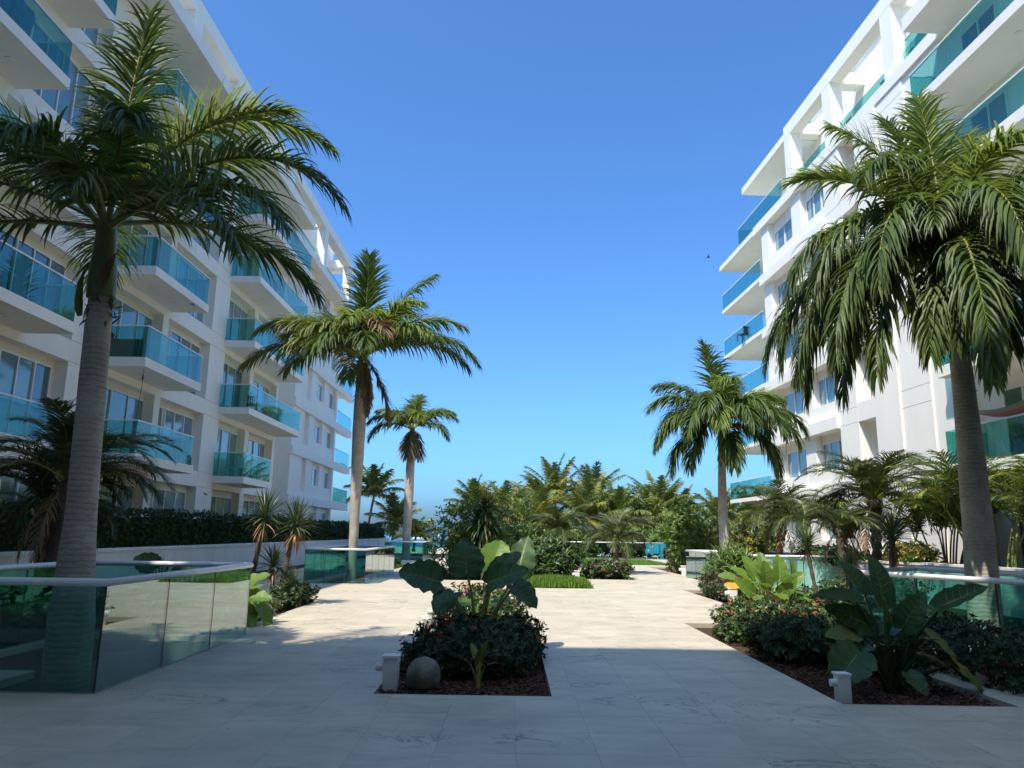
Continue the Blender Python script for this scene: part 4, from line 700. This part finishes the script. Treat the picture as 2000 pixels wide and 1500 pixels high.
shrub('green_bush', (7.6, 18.6, -0.06), (1.3, 0.9, 0.5), 700, 'low ground cover right of the light green broad leaves', 'shrub', 140, ('shrub', 'ixora'), 0.10, 0.026); shrub('green_bush', (9.6, 20.2, -0.06), (1.3, 1.2, 0.7), 700, 'dark ground cover in front of the right garden wall', 'shrub', 141, ('shrub', 'hedge'), 0.12, 0.03)
shrub('ixora_shrub', (5.9, 14.6, -0.06), (0.6, 1.2, 0.5), 500, 'low ixora between the light broad leaves and the yuccas', 'shrub', 142, ('shrub', 'ixora'), 0.08, 0.02, IX, 0.1)
# hedge along the left wall
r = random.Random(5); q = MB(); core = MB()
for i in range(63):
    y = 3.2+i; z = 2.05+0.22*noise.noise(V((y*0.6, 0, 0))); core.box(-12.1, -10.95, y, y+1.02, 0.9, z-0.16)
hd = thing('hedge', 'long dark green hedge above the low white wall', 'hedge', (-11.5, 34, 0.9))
core.build('dark_fill', 'hedgecore', hd)  # added solid dark core that blocks the view through the leaves
y = 12.0
while y < 66:
    n = int(150*max(0.35, min(1, 26/y)))
    for _ in range(n):
        yy = y+r.random(); zt = 2.12+0.25*noise.noise(V((yy*0.6, 0, 0)))+0.12*noise.noise(V((yy*2.1, 3, 0)))
        if r.random() < 0.62: p = V((-10.92+r.uniform(-.08, .12)+0.10*noise.noise(V((yy*1.3, r.random(), 2))), yy, r.uniform(1.0, zt))); o = V((1, r.uniform(-.5, .5), r.uniform(0, .8)))
        else: p = V((r.uniform(-12.1, -10.85), yy, zt-r.uniform(0, .18))); o = V((r.uniform(-.4, .6), r.uniform(-.5, .5), 1))
        sc = 1 if y < 30 else 1.5
        for k in range(5):
            leaf(q, p, o+V((r.uniform(-1, 1), r.uniform(-1, 1), r.uniform(-.8, .8)))*0.9, o, r.uniform(0.06, 0.12)*sc, r.uniform(0.02, .032)*sc)
    y += 1.0
q.build('foliage', 'hedge', hd)
# ---- yuccas and dracaena
def yucca(base, hgt, label, seed, L=0.62, n=80, lean=(0, 0), dry=24, mtl='yucca', wd=0.022, cat='yucca', name='yucca', tw=0.05, droop=0.35, extra=()):
    r = random.Random(seed); t = thing(name, label, cat, tuple(base), name+' plants'); b = V(base); c = b+V((lean[0], lean[1], hgt))
    q = MB(); q.tube(curve(b-V((0, 0, .1)), c, 14), [tw*(1+0.2*(i % 2)) for i in range(15)], 9, wob=0.15); q.build('trunk', 'stem', t)
    for cc, sc in ((c, 1.0),)+tuple((b+V(e[:3]), e[3]) for e in extra):
        q = MB()
        for k in range(int(n*sc)):
            az = k*2.39996+r.uniform(-.2, .2); el = radians(85-95*(k/(n*sc))+r.uniform(-6, 6)); d = V((cos(el)*cos(az), cos(el)*sin(az), sin(el))); strip(q, cc-V((0, 0, 0.14*L*k/n)), d, UP if abs(d.z) < .9 else V((1, 0, 0)), L*sc*r.uniform(.8, 1.1), wd, 4, droop*(0.3+k/n), 0.45, 0, 0, prof=lambda t_: (0.6+1.2*t_)*(1-t_)**0.55 if t_ < 1 else 0.03)
        q.build('rosette', mtl, t)
        if dry:
            q = MB()
            for k in range(dry):
                az = r.uniform(0, 2*pi); el = radians(r.uniform(-75, -5)); d = V((cos(el)*cos(az), cos(el)*sin(az), sin(el))); strip(q, cc-V((0, 0, 0.16*L+r.uniform(0, .2)*L)), d, UP, L*sc*r.uniform(.6, .95), wd*0.8, 3, 0.6, 0.3)
            q.build('dry_leaves', 'yucca_dry', t)
yucca((-5.75, 16.9, -0.09), 2.0, 'taller yucca with a ragged trunk between the two glass balustrades', 111, 0.68, 100, (0.26, 0), 20, extra=((0.5, 0.1, 0.95, 0.75),)); yucca((-5.1, 16.9, -0.09), 1.85, 'yucca with a skirt of dry leaves right of the taller one', 112, 0.64, 100, (0.32, 0), 46, extra=((0.3, -0.1, 0.5, 0.8),))
yucca((-9.3, 20.5, -0.09), 0.25, 'low spiky yucca before the long white wall', 113, 0.75, 50, (0, 0), 0); yucca((-5.7, 34.5, -0.09), 0.35, 'low pale yucca between the middle and far balustrades', 114, 0.95, 50, (0, 0), 8, wd=0.035)
yucca((-7.4, 9.0, -0.09), 0.3, 'spiky yucca seen through the nearest glass', 115, 0.85, 46, (0, 0), 4)
yucca((7.05, 14.2, -0.09), 1.75, 'tallest yucca with reddish lower leaves before the right balustrade', 116, 0.55, 70, (0.12, 0), 30); yucca((6.35, 15.6, -0.09), 1.55, 'thin pale yucca on a slim bent stem left of the tall broad leaf', 117, 0.50, 60, (-0.25, 0), 10, tw=0.035); yucca((6.75, 15.2, -0.09), 1.05, 'short yucca half hidden behind the upright broad leaf', 118, 0.5, 56, (0.0, 0), 20)
yucca((-0.95, 27.6, -0.09), 2.0, 'glossy dark dracaena with hanging strap leaves behind the central planter', 119, 0.95, 90, (0.0, 0), 14, 'hedge', 0.05, 'dracaena', 'dracaena', 0.06, 1.5, extra=((0.05, 0.05, 2.55, 0.9), (-0.25, 0.1, 1.4, 0.7)))
# ---- elephant ears
def ear(par, a, d, nm, L, W_, mt, r, wave=0.05, cup=0.25, droop=0.5, lobes=0.22):
    """broad leaf blade with basal lobes, raised midrib fold and wavy rim; a = where the stalk joins"""
    d = d.normalized(); s_ = d.cross(nm).normalized(); nn = s_.cross(d); nu, nv = 8, 16; vs = []; ph = r.uniform(0, 6)
    for i in range(nv+1):
        t = i/nv
        x = -lobes+(1+lobes)*t; wv = W_*max(0.0, sin(pi*min(1, (0.06+0.93*t)**0.78)))**0.62 if t < 0.995 else W_*0.06
        for j in range(-nu, nu+1):
            u = j/nu; back = lobes*0.55*max(0, 1-t*3.2)*(1-abs(u)**0.5) if t < .31 else 0
            wob = 1+wave*0.9*sin(t*30+ph+(3 if u > 0 else 0))*abs(u)**4
            xx = (x+back)*L; yy = u*wv*wob; zz = cup*abs(yy)**1.2-droop*L*max(0, x)**2*0.5+wave*W_*sin(t*24+ph+u*2)*abs(u)**2.5 + 0.012*L*sin(abs(u)*3+t*44)*(abs(u) < .96)*0.5
            vs.append(a+d*xx+s_*yy+nn*zz)
    q = MB(); k = 2*nu+1; q.add(vs, [(i*k+j, i*k+j+1, (i+1)*k+j+1, (i+1)*k+j) for i in range(nv) for j in range(2*nu)])
    o = q.build('leaf', mt, par, True)
    rib = MB(); pts = [vs[i*k+nu]-nn*0.004 for i in range(int(nv*0.18), nv+1)]; rib.tube(pts, [0.011*(1-i/len(pts))*L*1.6+0.001 for i in range(len(pts))], 5)
    for i in range(4, nv-1, 2):
        for sg in (-1, 1):
            rib.tube([vs[i*k+nu], vs[min(nv, i+1)*k+nu+sg*4], vs[min(nv, i+2)*k+nu+sg*7]], [0.004*L*1.5, .003*L*1.5, .001], 4)
    rib.build('vein', 'petiole', o)
    return o
def elephant(base, leaves, label, seed, stalkm='petiole', group='elephant ear plants'):
    r = random.Random(seed); t = thing('elephant_ear', label, 'plant', tuple(base), group); b = V(base)
    for lf in leaves:
        at, dr, L, W_, mt = lf[:5]; o = lf[5] if len(lf) > 5 else {}; a = b+V(at); d = V(dr)
        h = V((at[0], at[1], 0)); m_ = b+V((at[0]*0.30, at[1]*0.30, at[2]*0.62)); s0 = b+V((at[0]*0.06+r.uniform(-.05, .05), at[1]*0.06+r.uniform(-.05, .05), -0.05))
        pts = [s0*(1-u)**2+m_*2*u*(1-u)+a*u*u for u in [i/9 for i in range(10)]]
        q = MB(); q.tube(pts, [0.042*(1-0.66*i/9)*max(.5, L/0.6) for i in range(10)], 8); q.build('stalk', o.get('sm', stalkm), t, True)
        nm = V(o.get('n', (0, 0, 1))); ear(t, a, d, nm, L, W_, o.get('mt', mt), r, o.get('wave', 0.06), o.get('cup', 0.35), o.get('droop', 0.35))
E_ = 'ear'; EL = 'ear_light'; EO = 'ear_old'
elephant((-0.38, 10.3, 0.05), [((-0.19, -0.1, 1.05), (-0.10, 0.25, 1), 0.44, 0.25, E_, dict(n=(0.1, -1, 0.3), cup=0.3)), ((-0.58, -0.1, 0.92), (-0.95, -0.1, 0.26), 0.52, 0.25, E_, dict(n=(0.2, -0.8, 0.6), droop=0.1, wave=0.1)), ((0.14, -0.15, 0.92), (0.90, -0.2, 0.42), 0.52, 0.20, E_, dict(n=(-0.4, -0.75, 0.6))), ((0.20, 0.1, 1.02), (0.75, 0.1, 0.75), 0.44, 0.17, E_, dict(n=(-0.5, -0.8, 0.4))),
    ((0.50, 0.5, 0.98), (0.22, 0.25, 1), 0.60, 0.22, E_, dict(n=(-0.25, -1, 0.25), wave=0.09)), ((0.14, 0.5, 1.08), (0.30, 0.45, 1), 0.46, 0.24, EL, dict(n=(0, -1, 0.3))), ((0.46, -0.05, 0.86), (0.70, -0.3, -0.50), 0.40, 0.19, E_, dict(n=(0.35, -0.7, 0.8))), ((-0.36, -0.25, 0.76), (-0.60, -0.7, -0.50), 0.36, 0.20, E_, dict(n=(-0.3, -0.6, 0.9))), ((0.2, 0.6, 0.55), (0.6, 0.6, 0.3), 0.36, 0.17, EL, {}), ((-0.25, 0.6, 0.55), (-0.6, 0.6, 0.3), 0.34, 0.17, EL, {})],
    'tall broad leaved plant in the middle of the central planter, leaves dark against the light', 121, 'petiole')
elephant((-0.33, 8.55, -0.06), [((0.02, -0.03, 0.30), (0.1, -0.2, 0.9), 0.16, 0.05, EO, {}), ((-0.08, 0.0, 0.26), (-0.6, -0.1, 0.5), 0.15, 0.045, E_, {}), ((0.09, 0.02, 0.24), (0.6, -0.2, 0.3), 0.15, 0.045, EO, {}), ((0.05, 0.06, 0.36), (0.2, 0.2, 0.8), 0.15, 0.05, E_, {}), ((-0.03, 0.08, 0.33), (-0.2, 0.3, 0.8), 0.15, 0.05, EO, {})], 'small young sprout beside the stone ball', 122)
elephant((4.28, 8.75, -0.05), [((0.08, 0.2, 0.98), (-0.02, 0.2, 1), 0.52, 0.155, E_, dict(n=(0.25, -1, 0.1), wave=0.02)), ((-0.10, 0.35, 1.10), (-0.35, 0.4, 0.75), 0.42, 0.17, E_, dict(n=(0.5, -0.8, 0.4))), ((-0.33, 0.0, 0.94), (-0.95, -0.05, 0.16), 0.50, 0.14, E_, dict(n=(0, -0.5, 0.9), cup=0.9, droop=0.1)), ((0.66, 0.0, 0.92), (0.92, -0.05, 0.42), 0.56, 0.14, E_, dict(n=(-0.3, -0.55, 0.8), cup=0.8, droop=0.05)),
    ((-0.22, 0.0, 0.70), (-0.72, -0.1, 0.35), 0.50, 0.15, E_, dict(n=(-0.2, -0.8, 0.5))), ((-0.42, -0.1, 0.60), (-0.9, -0.25, 0.10), 0.36, 0.12, EO, dict(n=(0, -0.7, 0.8))), ((-0.30, -0.15, 0.47), (-0.8, -0.35, -0.25), 0.40, 0.13, E_, {}), ((-0.55, -0.42, 0.44), (-0.65, -0.45, -0.42), 0.48, 0.23, E_, dict(n=(-0.1, -0.8, 0.75), wave=0.09)), ((0.15, -0.1, 0.72), (0.4, -0.2, 0.8), 0.42, 0.15, E_, dict(n=(-0.5, -0.7, 0.3))),
    ((0.44, -0.05, 0.60), (0.66, -0.2, -0.62), 0.48, 0.15, EO, dict(n=(0.5, -0.5, 0.7))), ((0.62, -0.15, 0.30), (0.62, -0.3, -0.55), 0.50, 0.15, EO, dict(n=(0.6, -0.5, 0.6))), ((0.27, -0.15, 0.40), (0.7, -0.4, -0.2), 0.34, 0.13, E_, {}), ((0.08, -0.25, 0.22), (0.22, -0.6, -0.45), 0.26, 0.11, E_, dict(n=(0, -0.8, 0.6))), ((-0.02, -0.05, 0.75), (-0.15, -0.4, 0.75), 0.40, 0.13, E_, dict(n=(0.7, -0.5, 0.4))), ((0.12, 0.15, 0.62), (0.55, 0.3, 0.45), 0.42, 0.16, E_, {}), ((-0.1, 0.2, 0.6), (-0.5, 0.4, 0.4), 0.40, 0.16, E_, {}), ((0.0, 0.0, 0.45), (-0.4, -0.6, 0.3), 0.32, 0.13, E_, {}), ((0.2, 0.0, 0.5), (0.5, -0.6, 0.35), 0.34, 0.13, E_, {})],
    'large spreading broad leaved plant at the front of the right planter', 123, 'ear')
elephant((-4.75, 13.35, -0.05), [((0.05, 0.0, 0.62), (0.75, 0.1, 0.55), 0.58, 0.20, EL, dict(n=(-0.5, -0.6, 0.7))), ((0.18, -0.1, 0.48), (0.9, -0.1, 0.15), 0.50, 0.19, EL, dict(n=(-0.2, -0.6, 0.8))), ((-0.05, -0.1, 0.52), (-0.3, -0.2, 0.9), 0.42, 0.19, E_, dict(n=(0.6, -0.8, 0.2))), ((0.2, -0.15, 0.36), (0.6, -0.4, -0.5), 0.46, 0.19, EL, {}), ((-0.1, -0.2, 0.32), (-0.5, -0.5, -0.35), 0.42, 0.18, E_, {}), ((0.02, -0.15, 0.42), (0.2, -0.8, 0.1), 0.40, 0.18, E_, {}), ((0.45, 0.0, 0.35), (0.6, -0.3, -0.7), 0.45, 0.17, EL, {}), ((0.1, 0.2, 0.5), (0.4, 0.6, 0.5), 0.42, 0.18, EL, {})], 'broad leaved plant with sunlit upper leaf at the end of the nearest balustrade', 124)
elephant((-6.0, 12.9, -0.05), [((0.0, 0.0, 1.0), (-0.75, 0.1, 0.45), 0.42, 0.20, E_, dict(n=(0.2, -0.8, 0.5))), ((0.35, 0.1, 0.93), (0.85, 0.1, 0.1), 0.45, 0.16, E_, dict(n=(0, -0.5, 0.8))), ((0.1, -0.1, 0.7), (0.4, -0.5, -0.2), 0.4, 0.2, E_, {}), ((-0.3, 0, 0.6), (-0.7, -0.3, -0.2), 0.42, 0.2, E_, {})], 'dark broad leaf peeping over the back rail of the nearest balustrade', 125)
elephant((5.95, 17.6, -0.05), [((0.45, 0.0, 0.55), (0.7, -0.2, 0.7), 0.52, 0.17, EL, dict(n=(-0.4, -0.8, 0.4))), ((-0.1, -0.2, 0.62), (-0.1, -0.3, 0.9), 0.52, 0.18, EL, dict(n=(0.1, -1, 0.2))), ((0.25, -0.25, 0.45), (0.4, -0.4, 0.6), 0.46, 0.16, EL, dict(n=(0, -1, 0.4))), ((-0.45, -0.2, 0.42), (-0.6, -0.3, 0.5), 0.5, 0.2, EL, dict(n=(0.2, -1, 0.4))), ((0.6, -0.2, 0.3), (0.6, -0.5, -0.1), 0.5, 0.2, EL, {}), ((0.02, 0.1, 0.75), (-0.12, 0.3, 1), 0.62, 0.20, EL, dict(n=(0, -1, 0.3), wave=0.1)), ((0.32, 0.1, 0.72), (0.1, 0.2, 1), 0.58, 0.20, EL, dict(n=(0.2, -1, 0.3))), ((-0.25, 0.1, 0.75), (-0.35, 0.2, 0.95), 0.55, 0.21, EL, dict(n=(0.4, -1, 0.4))), ((0.62, 0.1, 0.72), (0.08, 0.1, 1), 0.52, 0.11, EL, dict(n=(0.6, -0.8, 0.1))), ((-0.42, 0, 0.72), (-0.75, 0.1, 0.6), 0.48, 0.12, EL, dict(n=(0, -0.7, 0.7))), ((-0.62, -0.1, 0.56), (-0.95, -0.1, 0.12), 0.42, 0.13, 'ear_orange', dict(n=(0, -0.75, 0.7))), ((-0.80, 0, 0.74), (-0.9, 0, 0.2), 0.34, 0.12, EL, dict(n=(0, -0.7, 0.8))),
    ((-0.3, -0.2, 0.35), (-0.5, -0.6, -0.3), 0.4, 0.16, EL, {}), ((0.1, -0.2, 0.4), (0.2, -0.7, -0.1), 0.42, 0.17, EL, {}), ((-0.7, -0.2, 0.25), (-0.7, -0.4, -0.4), 0.42, 0.12, EL, {}), ((0.4, -0.15, 0.42), (0.7, -0.5, 0.1), 0.4, 0.16, EL, {}), ((-0.1, -0.1, 0.5), (-0.3, -0.6, 0.4), 0.42, 0.16, EL, {}), ((0.25, -0.1, 0.5), (0.3, -0.7, 0.5), 0.4, 0.15, E_, {})], 'light green broad leaved plant with one orange leaf on the right', 126)
# ================================================================= SMALL THINGS
t = thing('notice_board', 'turquoise board with white marks behind the far glass fence', 'board', (10.2, 54.6, -0.09))
q = MB(); q.box(9.75, 10.75, 54.55, 54.62, 0.35, 1.02); q.build('panel', 'blue', t)
q = MB(); q.box(10.15, 10.33, 54.535, 54.547, 0.78, 0.92); q.box(9.9, 10.02, 54.535, 54.547, 0.5, 0.62); q.build('mark', 'framewhite', t)
for x in (9.85, 10.65):
    q = MB(); q.tube([(x, 54.65, -0.1), (x, 54.65, 0.98)], 0.025, 8); q.build('leg', 'framewhite', t)
t = thing('slatted_screen', 'pale blue upright screen right of the turquoise board', 'screen', (11.1, 54.6, -0.09))
q = MB(); q.box(10.82, 11.9, 54.55, 54.62, 0.80, 1.05); q.build('top_rail', 'blue', t)
for x in (10.82, 11.66):
    q = MB(); q.box(x, x+0.22, 54.54, 54.6, -0.09, 0.80); q.build('post', 'blue', t)
t = thing('pool_coping', 'white coping wall end beside the far fence', 'wall', (11.6, 53.2, 0)); q = MB(); q.box(11.25, 12.2, 51.8, 53.4, -0.05, 0.35); q.box(11.2, 12.25, 51.75, 53.45, 0.352, 0.42); q.build('block', 'wallwhite', t)
def parasol(x, y, z, lab, s=1.0):
    t = thing('beach_parasol', lab, 'parasol', (x, y, z), 'white beach parasols by the sea'); q = MB(); q.tube([(x, y, z), (x, y, z+2.2*s)], 0.03, 7); q.build('pole', 'grey', t)
    q = MB(); n = 8; vs = [V((x, y, z+2.35*s))]+[V((x+1.4*s*cos(2*pi*i/n), y+1.4*s*sin(2*pi*i/n), z+1.85*s)) for i in range(n)]+[V((x+1.4*s*cos(2*pi*i/n), y+1.4*s*sin(2*pi*i/n), z+1.72*s)) for i in range(n)]
    q.add(vs, [(0, i+1, (i+1) % n+1) for i in range(n)]+[(i+1, i+1+n, (i+1) % n+1+n, (i+1) % n+1) for i in range(n)]); q.build('canopy', 'parasol', t)
parasol(-8.4, 78, -0.55, 'white beach parasol left of the central shrubs near the water'); parasol(-11.0, 96, -0.9, 'smaller white beach parasol farther towards the water')
# hammock on a balcony of the right block
t = thing('hammock', 'pink and grey striped hammock slung before the teal balcony glass', 'hammock', (13.0, 20, 4.6)); N = 16; A_, B_ = V((13.75, 22.6, 5.75)), V((13.75, 17.6, 5.75))
for wi, mt in enumerate(('grey', 'pink', 'dark', 'pink', 'grey')):
    q = MB(); vs = []
    for i in range(N+1):
        u = i/N; c = A_.lerp(B_, u)-V((0, 0, 0.75*4*u*(1-u))); hw = 0.42*sin(pi*u)**0.6+0.02
        for w0 in (wi, wi+1): f = (w0/5-0.5)*2; vs.append(c+V((f*hw*0.6, 0, 0.30*hw*f*f-0.15*f*hw)))
    q.add(vs, [(2*i, 2*i+1, 2*i+3, 2*i+2) for i in range(N)]); q.build('stripe', mt, t)
for e, d in ((A_, V((0.9, 0.3, 0.5))), (B_, V((0.9, -0.3, 0.5)))):
    q = MB(); q.tube([e, e+d], 0.015, 6); q.build('rope', 'grey', t)
# towel over the upper left balcony rail
t = thing('towel', 'blue towels hung behind the upper left balcony glass', 'towel', (-12.0, 15.6, 14.2)); q = MB(); vs = []
for i in range(15):
    for j in range(9): vs.append(V((-12.02+0.06*sin(i*0.9+j*0.4), 14.6+i*0.12+0.05*sin(j*0.8), 14.15-0.10*j+0.05*sin(i*0.7))))
q.add(vs, [(i*9+j, i*9+j+1, (i+1)*9+j+1, (i+1)*9+j) for i in range(14) for j in range(8)]); q.build('cloth', 'cloth', t, True)
t = thing('balcony_plant', 'small potted plant on the lowest far balcony of the left block', 'plant', (-12.3, 34.3, 3.9)); q = MB(); q.tube([(-12.3, 34.3, 3.9), (-12.3, 34.3, 4.15)], [0.12, 0.16], 12); q.build('pot', 'grey', t); q = MB()
for k in range(40):
    a = k*2.4; strip(q, V((-12.3, 34.3, 4.15)), V((cos(a), sin(a), rng.uniform(.3, 1.6))), UP, 0.4, 0.03, 3, 0.6, 0.2)
q.build('foliage', 'hedge', t)
# bird in the sky
t = thing('bird', 'tiny dark bird gliding in the sky beside the right block', 'bird', (16.6, 60, 25.0)); q = MB(); c = V((16.6, 60, 25.0))
q.tube([c+V((-0.16, 0, -.02)), c+V((-0.05, 0, 0)), c+V((0.08, 0, 0)), c+V((0.2, 0, 0.02))], [0.01, .05, .045, .01], 7); q.build('body', 'dark', t)
for s_ in (-1, 1):
    q = MB(); q.add([c+V((-0.06, 0, 0.02)), c+V((0.06, 0, 0.02)), c+V((0.02, s_*0.25, 0.14)), c+V((-0.08, s_*0.5, 0.05)), c+V((-0.06, s_*0.2, 0.11))], [(0, 1, 2, 4), (4, 2, 3)]); q.build('wing', 'dark', t)

def chair(x, y, z, a, label, mt='framewhite'):
    t = thing('balcony_chair', label, 'chair', (x, y, z), 'chairs on the balconies'); M = Fr((x, y, 0), (cos(a), sin(a), 0), (-sin(a), cos(a), 0))
    q = MB(); q.box(-.24, .24, -.24, .24, z+.42, z+.46, 0, M); q.build('seat', mt, t)
    for i in range(5):
        q = MB(); q.box(-.22+i*.095, -.16+i*.095, -.25, -.22, z+.46, z+.86, 0, M); q.build('back_slat', mt, t)
    q = MB(); q.box(-.24, .24, -.26, -.215, z+.86, z+.91, 0, M); q.build('top_rail', mt, t)
    for sx_ in (-1, 1):
        for sy_ in (-1, 1):
            q = MB(); q.box(sx_*.22-.02, sx_*.22+.02, sy_*.22-.02, sy_*.22+.02, z, z+.42, 0, M); q.build('leg', mt, t)
chair(-12.4, 33.6, 3.9, 1.2, 'white chair beside the potted plant on the lowest far balcony'); chair(-12.5, 35.4, 3.9, 4.2, 'white chair at the far side of the lowest far balcony'); chair(-12.4, 26.2, 3.9, 2.0, 'white chair behind the lowest near balcony glass of the left block'); chair(-12.4, 35.0, 7.0, 3.5, 'dark chair on the long balcony of the left block', 'dark'); chair(13.95, 43.5, 13.2, 0.6, 'dark chair on the corner balcony of the right block', 'dark'); chair(-12.5, 36.0, 10.1, 3.9, 'white chair one storey above the long balcony', 'framewhite')
